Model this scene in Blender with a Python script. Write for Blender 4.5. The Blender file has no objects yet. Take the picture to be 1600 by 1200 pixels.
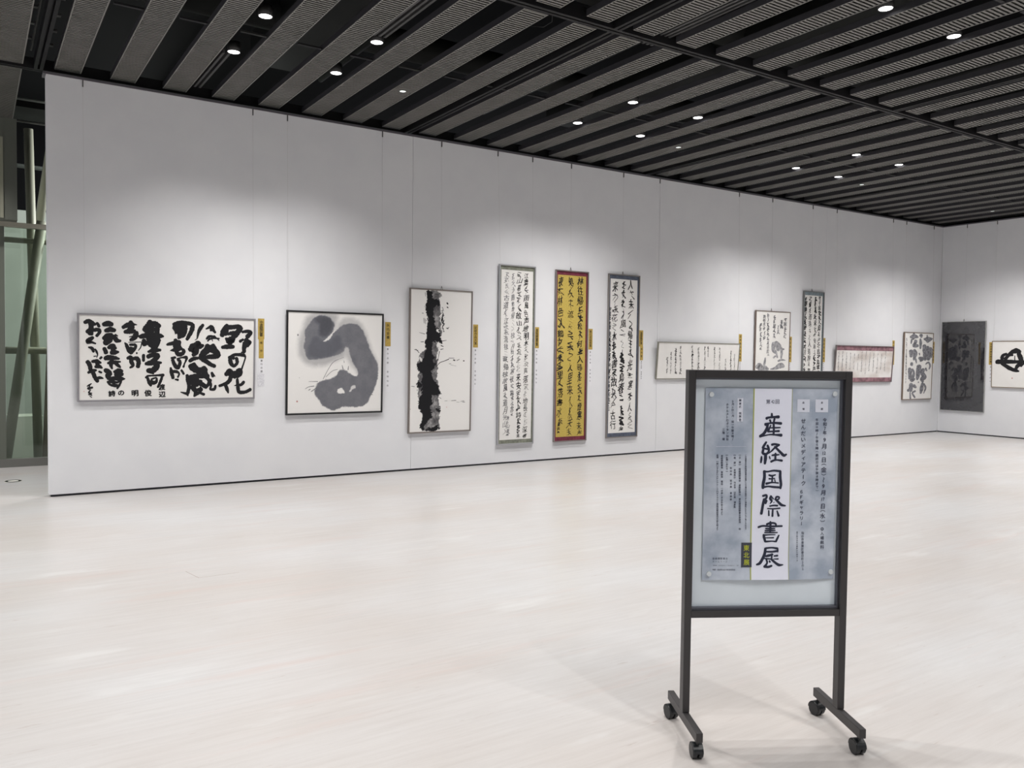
import bpy, math, random
import numpy as np
from mathutils import Vector, Matrix

sc = bpy.context.scene
COL = sc.collection

# ------------------------------------------------------------------ camera
cam_d = bpy.data.cameras.new('camera'); cam = bpy.data.objects.new('camera', cam_d); COL.objects.link(cam)
F_PX, YAW, PITCH, ROLL = 1289.464, 0.990801, -0.0354049, 0.0119674
cam_d.sensor_width = 36.0; cam_d.lens = F_PX / 1600 * 36.0; cam_d.clip_start = .05; cam_d.clip_end = 200
_f = Vector((math.cos(YAW) * math.cos(PITCH), math.sin(YAW) * math.cos(PITCH), math.sin(PITCH)))
_r = Vector((math.sin(YAW), -math.cos(YAW), 0)); _u = _r.cross(_f)
_r2 = math.cos(ROLL) * _r + math.sin(ROLL) * _u; _u2 = -math.sin(ROLL) * _r + math.cos(ROLL) * _u
cam.matrix_world = Matrix(((_r2.x, _u2.x, -_f.x, 0), (_r2.y, _u2.y, -_f.y, 0), (_r2.z, _u2.z, -_f.z, 1.45), (0, 0, 0, 1)))
sc.camera = cam

# ------------------------------------------------------------------ world, exposure, light levels
w = bpy.data.worlds.new('world'); sc.world = w; w.use_nodes = True
bg = w.node_tree.nodes['Background']; bg.inputs[0].default_value = (.93, .95, 1.0, 1); bg.inputs[1].default_value = 0.55
sc.view_settings.view_transform = 'Standard'; sc.view_settings.look = 'None'
sc.view_settings.exposure = 0.0; sc.view_settings.gamma = 1.0; sc.view_settings.use_curve_mapping = False
sc.cycles.use_light_tree = True
SPOT_W = 178.0            # watts of one recessed downlight
SPOT_COL = (1.0, .978, .955)
SHAFT_W = 270.0

# ------------------------------------------------------------------ materials
def P(name, col, rough=.6, metal=0., spec=.5, em=None, es=0.):
    m = bpy.data.materials.new(name); m.use_nodes = True
    b = m.node_tree.nodes['Principled BSDF']
    b.inputs['Base Color'].default_value = (*col, 1); b.inputs['Roughness'].default_value = rough
    b.inputs['Metallic'].default_value = metal; b.inputs['Specular IOR Level'].default_value = spec
    if em: b.inputs['Emission Color'].default_value = (*em, 1); b.inputs['Emission Strength'].default_value = es
    return m
def noisy(m, scale, a, b, stretch=(1, 1, 1), detail=4, bump=0., lo=.35, hi=.65, rough=.5):
    nt = m.node_tree; N = nt.nodes; L = nt.links; bs = N['Principled BSDF']
    tc = N.new('ShaderNodeTexCoord'); mp = N.new('ShaderNodeMapping'); mp.inputs['Scale'].default_value = stretch
    nz = N.new('ShaderNodeTexNoise'); nz.inputs['Scale'].default_value = scale; nz.inputs['Detail'].default_value = detail
    nz.inputs['Roughness'].default_value = rough
    cr = N.new('ShaderNodeValToRGB'); cr.color_ramp.elements[0].position = lo; cr.color_ramp.elements[1].position = hi
    cr.color_ramp.elements[0].color = (*a, 1); cr.color_ramp.elements[1].color = (*b, 1)
    L.new(tc.outputs['Object'], mp.inputs[0]); L.new(mp.outputs[0], nz.inputs[0]); L.new(nz.outputs['Fac'], cr.inputs[0])
    L.new(cr.outputs[0], bs.inputs['Base Color'])
    if bump:
        bp = N.new('ShaderNodeBump'); bp.inputs['Strength'].default_value = bump; bp.inputs['Distance'].default_value = .002
        L.new(nz.outputs['Fac'], bp.inputs['Height']); L.new(bp.outputs[0], bs.inputs['Normal'])
    return m
M = {}
M['wall'] = noisy(P('wall_paint', (.76, .765, .78), .75, spec=.25), 3., (.765, .77, .795), (.79, .795, .815), bump=.02)
M['dark'] = P('void_black', (.006, .006, .007), .9, spec=.1)
M['duct'] = P('duct_dark', (.013, .014, .013), .7, spec=.3)
M['beam'] = P('beam_black', (.008, .008, .009), .6, spec=.3)
M['trimm'] = P('rail_metal', (.16, .15, .17), .4, .5)
M['grille'] = noisy(P('grille_metal', (.13, .125, .115), .55), 2.5, (.150, .148, .134), (.178, .172, .160), (1, 1, 1))
M['side'] = P('grille_side', (.032, .031, .036), .6)
M['base'] = P('gap_shade_black', (.02, .022, .03), .6)  # shade of the gap under the walls, put into the colour
M['gold'] = noisy(P('gold_card', (.5, .34, .07), .5), 40, (.44, .30, .060), (.54, .38, .09))
M['card'] = P('caption_card', (.80, .80, .83), .7)
M['ink'] = P('sumi_ink', (.012, .012, .014), .55, spec=.3)
M['ink_grey'] = noisy(P('sumi_ink_grey', (.13, .13, .145), .7), 25, (.11, .11, .125), (.30, .30, .325))
M['ink_soft'] = P('sumi_ink_soft', (.16, .16, .17), .7)
M['ink_pale'] = noisy(P('sumi_ink_pale', (.3, .3, .32), .7), 20, (.20, .20, .215), (.46, .455, .47))
M['seal'] = P('seal_red', (.55, .10, .08), .6)
M['paper'] = noisy(P('paper_white', (.78, .765, .74), .8, spec=.2), 6, (.80, .785, .76), (.83, .815, .79))
M['paper_gold'] = noisy(P('paper_gold', (.5, .38, .07), .6), 60, (.50, .37, .075), (.58, .44, .10))
M['steel'] = P('stand_steel', (.049, .046, .047), .42, .35)
M['steel2'] = P('frame_grey_metal', (.12, .125, .15), .35, .4)
M['rubber'] = P('caster_rubber', (.012, .014, .016), .35)
M['wire'] = P('wire_steel', (.62, .62, .61), .5, .1)
M['hook'] = P('hook_dark', (.10, .10, .10), .5, .3)
M['title'] = P('title_ink', (.012, .016, .04), .6)
M['board'] = noisy(P('board_grey', (.5, .55, .6), .6), 9, (.68, .745, .80), (.71, .775, .83))
M['shaft'] = P('tube_paint', (.40, .40, .33), .5)
M['shaftwall'] = noisy(P('shaft_wall', (.4, .46, .41), .8), 1.2, (.42, .46, .42), (.50, .54, .50))
M['lamp'] = P('lamp_lens', (1, 1, 1), .4, em=(1, .98, .98), es=6.0)
M['fitting_glow'] = P('fitting_face_glow', (.8, .8, .8), .4, em=(.9, 1, .93), es=.9)  # faint glow added to a small pale ceiling fitting that is no lamp
M['ring'] = P('lamp_ring', (.03, .03, .03), .5, .3)
# whitewashed timber floor
fm = P('floor_whitewash', (.7, .68, .66), .38, spec=.4); M['floor'] = fm
def floor_nodes():
    nt = fm.node_tree; N = nt.nodes; L = nt.links; bs = N['Principled BSDF']
    tc = N.new('ShaderNodeTexCoord')
    def nz(scale, stretch, detail=5, rough=.6):
        mp = N.new('ShaderNodeMapping'); mp.inputs['Scale'].default_value = stretch
        n = N.new('ShaderNodeTexNoise'); n.inputs['Scale'].default_value = scale; n.inputs['Detail'].default_value = detail; n.inputs['Roughness'].default_value = rough
        L.new(tc.outputs['Object'], mp.inputs[0]); L.new(mp.outputs[0], n.inputs[0]); return n
    def ramp(src, p0, c0, p1, c1):
        c = N.new('ShaderNodeValToRGB'); c.color_ramp.elements[0].position = p0; c.color_ramp.elements[1].position = p1
        c.color_ramp.elements[0].color = (*c0, 1); c.color_ramp.elements[1].color = (*c1, 1); L.new(src, c.inputs[0]); return c.outputs[0]
    def mix(fac, a, b, mode='MIX'):
        m = N.new('ShaderNodeMix'); m.data_type = 'RGBA'; m.blend_type = mode
        if isinstance(fac, float): m.inputs[0].default_value = fac
        else: L.new(fac, m.inputs[0])
        for s, v in ((6, a), (7, b)):
            if isinstance(v, tuple): m.inputs[s].default_value = (*v, 1)
            else: L.new(v, m.inputs[s])
        return m.outputs[2]
    base = ramp(nz(.75, (.6, 1, 1), 3, .55).outputs[0], .36, (.452, .425, .408), .64, (.492, .488, .490))
    fine = ramp(nz(9., (.22, 3.4, 1), 7, .72).outputs[0],   .34, (.915, .905, .90), .60, (1.0, 1.0, 1.0))
    c = mix(1.0, base, fine, 'MULTIPLY')
    pinkm = ramp(nz(2.2, (.16, 1.9, 1), 6, .7).outputs[0], .56, (0, 0, 0), .74, (1, 1, 1))
    mth = N.new('ShaderNodeMath'); mth.operation = 'MULTIPLY'; mth.inputs[1].default_value = .70; L.new(pinkm, mth.inputs[0])
    c = mix(mth.outputs[0], c, (.46, .375, .35))
    specks = ramp(nz(24., (.16, 1.5, 1), 3, .8).outputs[0], .66, (0, 0, 0), .72, (1, 1, 1))
    m2 = N.new('ShaderNodeMath'); m2.operation = 'MULTIPLY'; m2.inputs[1].default_value = .55; L.new(specks, m2.inputs[0])
    c = mix(m2.outputs[0], c, (.30, .24, .22))
    pale = ramp(nz(3.0, (.3, 1.2, 1), 4, .6).outputs[0], .60, (0, 0, 0), .70, (1, 1, 1))
    m3 = N.new('ShaderNodeMath'); m3.operation = 'MULTIPLY'; m3.inputs[1].default_value = .5; L.new(pale, m3.inputs[0])
    c = mix(m3.outputs[0], c, (.56, .56, .555))
    L.new(c, bs.inputs['Base Color'])
    rr = N.new('ShaderNodeMapRange'); rr.inputs[3].default_value = .25; rr.inputs[4].default_value = .42
    L.new(nz(6., (.2, 2, 1)).outputs[0], rr.inputs[0]); L.new(rr.outputs[0], bs.inputs['Roughness'])
    bp = N.new('ShaderNodeBump'); bp.inputs['Strength'].default_value = .06; bp.inputs['Distance'].default_value = .003
    L.new(nz(9., (.22, 3.4, 1), 7, .72).outputs[0], bp.inputs['Height']); L.new(bp.outputs[0], bs.inputs['Normal'])
floor_nodes()
def glassmat(name, tint, rough=.0):
    m = bpy.data.materials.new(name); m.use_nodes = True; nt = m.node_tree; N = nt.nodes; L = nt.links
    N.remove(N['Principled BSDF']); out = N['Material Output']
    t = N.new('ShaderNodeBsdfTransparent'); t.inputs[0].default_value = (*tint, 1)
    g = N.new('ShaderNodeBsdfGlossy'); g.inputs['Roughness'].default_value = rough
    fr = N.new('ShaderNodeFresnel'); fr.inputs[0].default_value = 1.5
    mx = N.new('ShaderNodeMixShader'); L.new(fr.outputs[0], mx.inputs[0]); L.new(t.outputs[0], mx.inputs[1]); L.new(g.outputs[0], mx.inputs[2])
    L.new(mx.outputs[0], out.inputs[0]); return m
M['glass'] = glassmat('shaft_glass', (.84, .88, .84))

# ------------------------------------------------------------------ mesh helpers
def BB(vs, fs, x0, x1, y0, y1, z0, z1):
    n = len(vs); vs += [(x0, y0, z0), (x1, y0, z0), (x1, y1, z0), (x0, y1, z0), (x0, y0, z1), (x1, y0, z1), (x1, y1, z1), (x0, y1, z1)]
    fs += [tuple(n + i for i in f) for f in ((3, 2, 1, 0), (4, 5, 6, 7), (0, 1, 5, 4), (1, 2, 6, 5), (2, 3, 7, 6), (3, 0, 4, 7))]
def tube(vs, fs, a, b, r, n=12, r2=None):
    a = Vector(a); b = Vector(b); d = (b - a).normalized(); u = d.cross(Vector((0, 0, 1)))
    if u.length < 1e-3: u = Vector((1, 0, 0))
    u.normalize(); v = d.cross(u); k = len(vs); r2 = r if r2 is None else r2
    for p, rr in ((a, r), (b, r2)):
        for i in range(n):
            t = 2 * math.pi * i / n; vs.append(tuple(p + (u * math.cos(t) + v * math.sin(t)) * rr))
    for i in range(n): j = (i + 1) % n; fs.append((k + i, k + j, k + n + j, k + n + i))
    fs.append(tuple(k + i for i in range(n))[::-1]); fs.append(tuple(k + n + i for i in range(n)))
def mk(name, vs, fs, m, parent=None, smooth=False, bevel=0.):
    me = bpy.data.meshes.new(name); me.from_pydata([tuple(map(float, v)) for v in vs], [], fs); me.materials.append(m); me.update()
    if smooth: me.polygons.foreach_set('use_smooth', [True] * len(me.polygons))
    o = bpy.data.objects.new(name, me); COL.objects.link(o)
    if parent: o.parent = parent
    if bevel:
        b = o.modifiers.new('bevel', 'BEVEL'); b.width = bevel; b.segments = 2; b.limit_method = 'ANGLE'
    return o
def box(name, x0, x1, y0, y1, z0, z1, m, parent=None, bevel=0.):
    vs, fs = [], []; BB(vs, fs, x0, x1, y0, y1, z0, z1); return mk(name, vs, fs, m, parent, bevel=bevel)
def empty(name, loc, rot=(0, 0, 0), parent=None):
    o = bpy.data.objects.new(name, None); COL.objects.link(o); o.location = loc; o.rotation_euler = rot; o.empty_display_size = .1
    if parent: o.parent = parent
    return o
def tag(o, label, cat, group=None):
    o['label'] = label; o['category'] = cat
    if group: o['group'] = group
    return o
def struct(o): o['kind'] = 'structure'; return o
def part(src, name, loc, parent):
    o = bpy.data.objects.new(name, src.data); COL.objects.link(o); o.location = loc; o.parent = parent; return o

# ------------------------------------------------------------------ glyph cache (Blender's built-in font)
GC = {}
def glyph(ch):
    if ch in GC: return GC[ch]
    cu = bpy.data.curves.new('g', 'FONT'); cu.body = ch; cu.resolution_u = 2; cu.fill_mode = 'FRONT'
    o = bpy.data.objects.new('g', cu); COL.objects.link(o)
    dg = bpy.context.evaluated_depsgraph_get(); dg.update(); e = o.evaluated_get(dg); me = e.to_mesh()
    V = np.array([v.co[:2] for v in me.vertices]) if len(me.vertices) else np.zeros((0, 2)); Fc = [tuple(p.vertices) for p in me.polygons]
    e.to_mesh_clear(); bpy.data.objects.remove(o); bpy.data.curves.remove(cu); GC[ch] = (V, Fc); return GC[ch]
_v, _ = glyph('国'); EM = .92 / max(.1, (_v[:, 1].max() - _v[:, 1].min()))
def put(vs, fs, ch, x, z, size, y=0., rot=0., sx=1., bold=0.):
    V, Fc = glyph(ch)
    if len(V) == 0: return
    c = (V.max(0) + V.min(0)) / 2; W = (V - c) * EM * size
    if rot: W = np.stack([W[:, 1] * math.sin(rot) * -1 + W[:, 0] * math.cos(rot), W[:, 0] * math.sin(rot) + W[:, 1] * math.cos(rot)], 1)
    W = W * np.array([sx, 1.])
    for dx, dz, dy in ([(0, 0, 0)] if not bold else [(-bold, 0, 0), (bold, 0, .00003), (0, -bold, .00006), (0, bold, .00009)]):
        n = len(vs); vs += [(x + a + dx, y - dy, z + b + dz) for a, b in W]; fs += [tuple(n + i for i in f) for f in Fc]
def cells(t):
    out = []; cur = ''
    for ch in t:
        if ch.isascii() and ch.isdigit(): cur += ch; continue
        if cur: out.append(cur); cur = ''
        out.append(ch)
    if cur: out.append(cur)
    return out
def vtext(vs, fs, t, x0, z0, x1, z1, size, y, bold=0.):
    cs = cells(t); n = max(1, len(cs) - 1)
    for i, c in enumerate(cs):
        if c in '　 ': continue
        f = i / n if len(cs) > 1 else 0; x = x0 + (x1 - x0) * f; z = z0 + (z1 - z0) * f
        if c in 'ー〜()（）【】': put(vs, fs, c, x, z, size, y, -math.pi / 2, bold=bold)
        elif len(c) > 1: put(vs, fs, c, x, z, size * .8, y, sx=.8 if len(c) == 2 else .5, bold=bold)
        elif c in '・': put(vs, fs, c, x, z, size * .8, y)
        else: put(vs, fs, c, x, z, size, y, bold=bold)
def htext(vs, fs, t, x0, z0, x1, z1, size, y):
    n = len(t) - 1
    for i, c in enumerate(t):
        if c == ' ': continue
        put(vs, fs, c, x0 + (x1 - x0) * i / n, z0 + (z1 - z0) * i / n, size * (.9 if ord(c) > 255 else .8), y)

# ------------------------------------------------------------------ brush strokes
def brush(vs, fs, pts, y, sx=1., sz=1., seed=0, rag=.06):
    """pts: (x, z, width) with x,z in metres and the width in eye units; sx, sz units per metre"""
    rng = random.Random(seed); Pn = [np.array([p[0] * sx, p[1] * sz, p[2]]) for p in pts]
    if len(Pn) == 1: Pn.append(Pn[0] + np.array([.01, 0, 0]))
    Q = [2 * Pn[0] - Pn[1]] + Pn + [2 * Pn[-1] - Pn[-2]]; S = []
    for i in range(1, len(Q) - 2):
        p0, p1, p2, p3 = Q[i - 1:i + 3]; L = np.hypot(*(p2 - p1)[:2]); k = max(2, min(9, int(L / 1.2) + 1))
        for j in range(k):
            t = j / k; S.append(.5 * ((2 * p1) + (p2 - p0) * t + (2 * p0 - 5 * p1 + 4 * p2 - p3) * t * t + (3 * p1 - p0 - 3 * p2 + p3) * t ** 3))
    S.append(Pn[-1]); S = np.array(S); S[:, 2] = np.maximum(S[:, 2], .15)
    T = np.gradient(S[:, :2], axis=0); T /= np.maximum(np.hypot(T[:, 0], T[:, 1]), 1e-6)[:, None]; Nn = np.stack([-T[:, 1], T[:, 0]], 1)
    left = []; right = []
    for s, t, nn in zip(S, T, Nn):
        hw = s[2] / 2; left.append(s[:2] + nn * hw * (1 + rng.uniform(-rag, rag))); right.append(s[:2] - nn * hw * (1 + rng.uniform(-rag, rag)))
    def cap(c, t, nn, hw, sign):
        return [c + nn * hw * math.cos(a) * 1 + t * sign * hw * .8 * math.sin(a) * (1 + rng.uniform(-rag, rag)) for a in (math.pi * .25, math.pi * .5, math.pi * .75)]
    k = len(vs); n = len(S)
    def add(p): vs.append((p[0] / sx, y, p[1] / sz))
    for p in left: add(p)
    for p in right: add(p)
    for i in range(n - 1): fs.append((k + i, k + n + i, k + n + i + 1, k + i + 1))
    e = len(vs)
    for p in cap(S[-1, :2], T[-1], Nn[-1], S[-1, 2] / 2, 1): add(p)
    fs.append((k + n - 1, k + 2 * n - 1, e + 2, e + 1, e))
    e = len(vs)
    for p in cap(S[0, :2], T[0], Nn[0], S[0, 2] / 2, -1): add(p)
    fs.append((k, e, e + 1, e + 2, k + n))
def strokes(vs, fs, D, y, s, seed=1, rag=.06, wm=1.):
    for i, st in enumerate(D):
        brush(vs, fs, [(st[j] / 1000, st[j + 1] / 1000, st[j + 2] / 10 * wm) for j in range(0, len(st), 3)], y - (i % 7) * .00002, s[0], s[1], seed * 1000 + i, rag)
KAN = '江流石遠山春水月明風清雲鶴松声何処尋花落鳥帰深林客来酒詩書夜雨声長安古道行人未還天地独往秋葉寒泉煙光暮色千里故郷夢'
def cursive(vs, fs, col, y, s, seed, gl=.5):
    x0, z0, x1, z1, ch, cw, lw, ink = col; rng = random.Random(seed)
    x0, x1 = x0 / 1000 * s[0], x1 / 1000 * s[0]; z0, z1 = z0 / 1000 * s[1], z1 / 1000 * s[1]; L = z0 - z1; pos = 0.; prev = None; load = 1.2
    def st(P_):
        brush(vs, fs, [(a / s[0], b / s[1], w_) for a, b, w_ in P_], y - rng.random() * .0001, s[0], s[1], rng.random(), .12)
    while pos < L - ch * .3:
        h = ch * rng.uniform(.7, 1.12); wd = cw * rng.uniform(.7, 1.05); h = min(h, L - pos)
        cx = x0 + (x1 - x0) * (pos + h / 2) / L + rng.uniform(-.08, .08) * cw; top = z0 - pos; bot = top - h; load = max(.45, load * rng.uniform(.78, 1.0))
        if rng.random() < .16: load = rng.uniform(1.2, 1.7)
        W = lw * load; X = lambda u: cx + (u - .5) * wd; Z = lambda v: top - v * h; r = rng.uniform
        if prev and rng.random() < .55: st([(prev[0], prev[1], W * .35), (X(r(.3, .7)), Z(r(0, .15)), W * .35)])
        if rng.random() < gl:
            c = KAN[rng.randrange(len(KAN))]; V, Fc = glyph(c); ctr = (V.max(0) + V.min(0)) / 2; ext = V.max(0) - V.min(0); sh = r(-.06, .22); ph = r(0, 6); k0 = len(vs); U = (V - ctr) / ext; thin = W / lw
            for dx in ((0., .16) if load < .9 else (-.22, .0, .22)):
                k1 = len(vs)
                for a_, b_ in U:
                    xx = cx + a_ * wd + b_ * sh * wd + math.sin(b_ * 5 + ph) * wd * .07 + dx * lw; zz = (top + bot) / 2 + b_ * h * .98 + a_ * wd * .16 + math.sin(a_ * 5 + ph) * h * .05; vs.append((xx / s[0], y - .00002 * (k1 % 5), zz / s[1]))
                fs += [tuple(k1 + i for i in f) for f in Fc]
            prev = (cx, bot); pos += h * rng.uniform(1.04, 1.2); continue
        n = rng.randint(3, 6); side = rng.random() < .5; path = []
        for i in range(n):
            v = .08 + .84 * i / (n - 1) + r(-.07, .07); u = (r(.02, .38) if (i % 2 == 0) ^ side else r(.6, 1.0)); path.append((X(u), Z(v - (.09 if u > .5 else 0)), W * r(.45, 1.25)))
        if rng.random() < .8: st(path)
        else:
            for a_, b_ in zip(path[::2], path[1::2]): st([a_, b_])
        if rng.random() < .6: u = r(.3, .6); st([(X(u), Z(r(-.02, .1)), W), (X(u + r(-.05, .03)), Z(.5), W * .7), (X(u + r(-.25, .1)), Z(r(.8, 1.08)), W * .4)])
        if rng.random() < .55: st([(X(.5), Z(r(.3, .5)), W * .7), (X(r(0, .15)), Z(r(.7, .95)), W * .45)])
        if rng.random() < .45: st([(X(.5), Z(r(.45, .6)), W * .5), (X(r(.9, 1.1)), Z(r(.85, 1.)), W * 1.25)])
        if rng.random() < .6: v = r(.08, .7); st([(X(r(.0, .25)), Z(v + .05), W * .8), (X(r(.7, 1)), Z(v - .04), W * .9)])
        if rng.random() < .5: u, v = r(0, .9), r(0, .8); st([(X(u), Z(v), W * .9), (X(u + .12), Z(v + .1), W * 1.1)])
        prev = (cx, bot + h * .03); pos += h * rng.uniform(1.0, 1.14)
        if rng.random() < .12: pos += ch * .25

def vnoise(X, Z, f, seed):
    r = np.random.RandomState(seed); G = r.rand(64, 64); a = X * f; b = Z * f; i = np.floor(a).astype(int); j = np.floor(b).astype(int); u = a - i; v = b - j
    u = u * u * (3 - 2 * u); v = v * v * (3 - 2 * v); g = lambda p, q: G[p % 64, q % 64]
    return (g(i, j) * (1 - u) + g(i + 1, j) * u) * (1 - v) + (g(i, j + 1) * (1 - u) + g(i + 1, j + 1) * u) * v
def washed(name, w_, z0, z1, polys, s, cell, y, parent, seed, blue, mott, smooth=2, rag=1.):
    """a sheet of paper whose ink wash is stored per vertex"""
    nx = int(w_ / cell); nz = int((z1 - z0) / cell)
    X, Z = np.meshgrid(np.linspace(-w_ / 2, w_ / 2, nx + 1), np.linspace(z0, z1, nz + 1)); ink = np.zeros_like(X)
    px = X * s[0] + ((vnoise(X, Z, 22, seed) - .5) * 1.6 + (vnoise(X, Z, 70, seed + 1) - .5) * 1.2) * rag; pz = Z * s[1] + ((vnoise(X, Z, 24, seed + 2) - .5) * 1.6 + (vnoise(X, Z, 80, seed + 3) - .5) * 1.2) * rag
    for p in polys:
        lv, bl = p[0], max(.25, p[1] / 10); V = np.array(p[2:], float) / 1000 * np.array(s)
        for _ in range(smooth): N_ = np.roll(V, -1, 0); V = np.stack([V * .75 + N_ * .25, V * .25 + N_ * .75], 1).reshape(-1, 2); d2 = np.full(X.shape, 1e9); ins = np.zeros(X.shape, bool)
        for a, b in zip(V, np.roll(V, -1, 0)):
            e = b - a; t = np.clip(((px - a[0]) * e[0] + (pz - a[1]) * e[1]) / max(e @ e, 1e-9), 0, 1)
            d2 = np.minimum(d2, (px - a[0] - t * e[0]) ** 2 + (pz - a[1] - t * e[1]) ** 2)
            if a[1] != b[1]: ins ^= ((a[1] > pz) != (b[1] > pz)) & (px < (b[0] - a[0]) * (pz - a[1]) / (b[1] - a[1]) + a[0])
        d = np.sqrt(d2) * np.where(ins, 1, -1); c = np.clip(d / bl + .5, 0, 1); c = c * c * (3 - 2 * c)
        if lv < 0: ink = ink * (1 - c * -lv)
        else:
            L_ = lv if lv >= .99 else lv * (1 + mott * (vnoise(X, Z, 14, seed + 7) - .5) + mott * .6 * (vnoise(X, Z, 60, seed + 9) - .5)); ink = ink * (1 - c) + L_ * c
    pap = np.array([.82, .805, .785]); blk = np.array([.012, .012, .014]); mid = np.array(blue); ink = np.clip(ink, 0, 1)[..., None]
    colr = np.where(ink < .66, pap + (mid - pap) * (ink / .66), mid + (blk - mid) * ((ink - .66) / .34))
    vs = np.stack([X, np.full(X.shape, y), Z], -1).reshape(-1, 3); idx = np.arange((nx + 1) * (nz + 1)).reshape(nz + 1, nx + 1)
    fs = np.stack([idx[:-1, :-1], idx[:-1, 1:], idx[1:, 1:], idx[1:, :-1]], -1).reshape(-1, 4)
    me = bpy.data.meshes.new(name); me.from_pydata(vs.tolist(), [], fs.tolist())
    at = me.color_attributes.new('wash', 'FLOAT_COLOR', 'POINT'); at.data.foreach_set('color', np.concatenate([colr.reshape(-1, 3), np.ones((len(vs), 1))], 1).ravel())
    m = P(name + '_wash', (.8, .8, .8), .75, spec=.2); a = m.node_tree.nodes.new('ShaderNodeVertexColor'); a.layer_name = 'wash'
    m.node_tree.links.new(a.outputs[0], m.node_tree.nodes['Principled BSDF'].inputs['Base Color']); me.materials.append(m)
    o = bpy.data.objects.new(name, me); COL.objects.link(o); o.parent = parent; return o

# ================================================================== the room
YW, XC, ZT = 9.209, 16.318, 4.10
floor = struct(box('floor', -9, 16.6, -9, 11.8, -.2, 0, M['floor']))
hv, hf = [], []
for a, b in (((1.201, 5.462), (1.455, 5.468)), ((1.165, 5.667), (1.203, 5.462))):
    a = Vector((*a, .0006)); b = Vector((*b, .0006)); n_ = (b - a).normalized().cross(Vector((0, 0, 1))) * .0015; k = len(hv)
    hv += [tuple(a - n_), tuple(b - n_), tuple(b + n_), tuple(a + n_)]; hf.append((k, k + 1, k + 2, k + 3))
mk('hatch_joint', hv, hf, P('joint_brown', (.25, .19, .15), .8), floor)
# display wall: panels hung in a row with hairline joints
wl = struct(box('wall_left', .66, XC + .1, YW + .05, YW + .15, .03, ZT, M['dark']))
js = [.626, 4.545, 8.64, 12.62, XC]
for i in range(4): box('wall_panel', js[i] + (.002 if i else 0), js[i + 1] - (.002 if i < 3 else 0), YW, YW + .14, .022, ZT, M['wall'], wl)
wr = struct(box('wall_right', XC + .05, XC + .15, -6, YW + .05, .03, ZT, M['dark']))
jr = [YW, 5.2, 1.2, -2.8, -6.0]
for i in range(4): box('wall_panel', XC, XC + .14, jr[i + 1] + .002, jr[i] - .002, .022, ZT, M['wall'], wr)
struct(box('gap_shade_left', .64, XC, YW + .012, YW + .04, 0, .024, M['base']))  # black strips standing in for the recess shadow under both walls
struct(box('gap_shade_right', XC + .012, XC + .04, -6, YW, 0, .024, M['base']))
struct(box('trim_1', .60, XC, YW - .012, YW + .15, ZT + .0, ZT + .022, M['trimm']))
struct(box('trim_2', XC - .012, XC + .15, -6, YW, ZT + .0, ZT + .022, M['trimm']))
struct(box('right_light_blocker', XC + .22, XC + .3, -9, 12, 0, 5.35, M['dark']))  # unseen dark blocker added to keep world light off the wall trim
struct(box('wall_back', -9, 16.6, -9.2, -9, 0, 5.2, M['wall']))

# ceiling: black soffit, beams, louvred panels, services
ceil = struct(box('ceiling', -9, 17, -9, 18, 5.35, 5.5, M['dark']))
BX, BY, BAY = .57, 9.37, 3.96
def louvre():
    L_, Wd, H_ = 3.80, .235, .055; vs, fs = [], []
    BB(vs, fs, 0, .011, 0, L_, 0, H_); BB(vs, fs, Wd - .011, Wd, 0, L_, 0, H_); BB(vs, fs, .011, Wd - .011, 0, .011, 0, H_); BB(vs, fs, .011, Wd - .011, L_ - .011, L_, 0, H_)
    fr = mk('louvre_panel', vs, fs, M['grille']); fr.data.materials.append(M['side'])
    for p in fr.data.polygons:
        if abs(p.normal.z) < .5: p.material_index = 1
    vs, fs = [], []; n = 100; p = (L_ - .022) / n
    for i in range(n):
        y = .011 + (i + .5) * p; k = len(vs)
        vs += [(.011, y - .010, .002), (Wd - .011, y - .010, .002), (Wd - .011, y + .010, .002), (.011, y + .010, .002), (.011, y - .001, .020), (Wd - .011, y - .001, .020)]
        fs += [(k, k + 3, k + 2, k + 1), (k, k + 1, k + 5, k + 4), (k + 3, k + 4, k + 5, k + 2)]
    rb = mk('rib', vs, fs, M['grille'], fr); rb['kind'] = 'stuff'
    bk = mk('backing', [(.012, 0, H_ - .004), (Wd - .012, 0, H_ - .004), (Wd - .012, L_, H_ - .004), (.012, L_, H_ - .004)], [(0, 1, 2, 3)], M['duct'], fr)
    return fr, rb, bk
lp = None
for j in (-1, 0, 1, 2):
    for i in range(-1, 4):
        if j == -1 and i > -1: continue
        if j == 2 and i < 1: continue
        for k in range(8):
            if j == -1 and k < 4: continue
            x = BX + .13 + i * BAY + k * .495; y = BY - (j + 1) * BAY + .08
            if x + .235 > XC: continue
            if lp is None: lp = louvre(); lp[0].location = (x, y, 4.18); lp[0].parent = ceil
            else:
                a = part(lp[0], 'louvre_panel', (x, y, 4.18), ceil); r_ = part(lp[1], 'rib', (0, 0, 0), a); r_['kind'] = 'stuff'; part(lp[2], 'backing', (0, 0, 0), a)
def beam(x0, x1, y0, y1):
    vs, fs = [], []
    if x1 - x0 > y1 - y0: BB(vs, fs, x0, x1, y0, y0 + .03, 4.165, 4.27); BB(vs, fs, x0, x1, y1 - .03, y1, 4.165, 4.27); BB(vs, fs, x0, x1, y0 + .01, y1 - .01, 4.21, 4.24)
    else: BB(vs, fs, x0, x0 + .03, y0, y1, 4.165, 4.27); BB(vs, fs, x1 - .03, x1, y0, y1, 4.165, 4.27); BB(vs, fs, x0 + .01, x1 - .01, y0, y1, 4.21, 4.24)
    return mk('ceiling_beam', vs, fs, M['beam'], ceil)
for j in range(0, 4): yb = BY - j * BAY; beam(-9, XC + .1, yb - .04, yb + .04)
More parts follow.
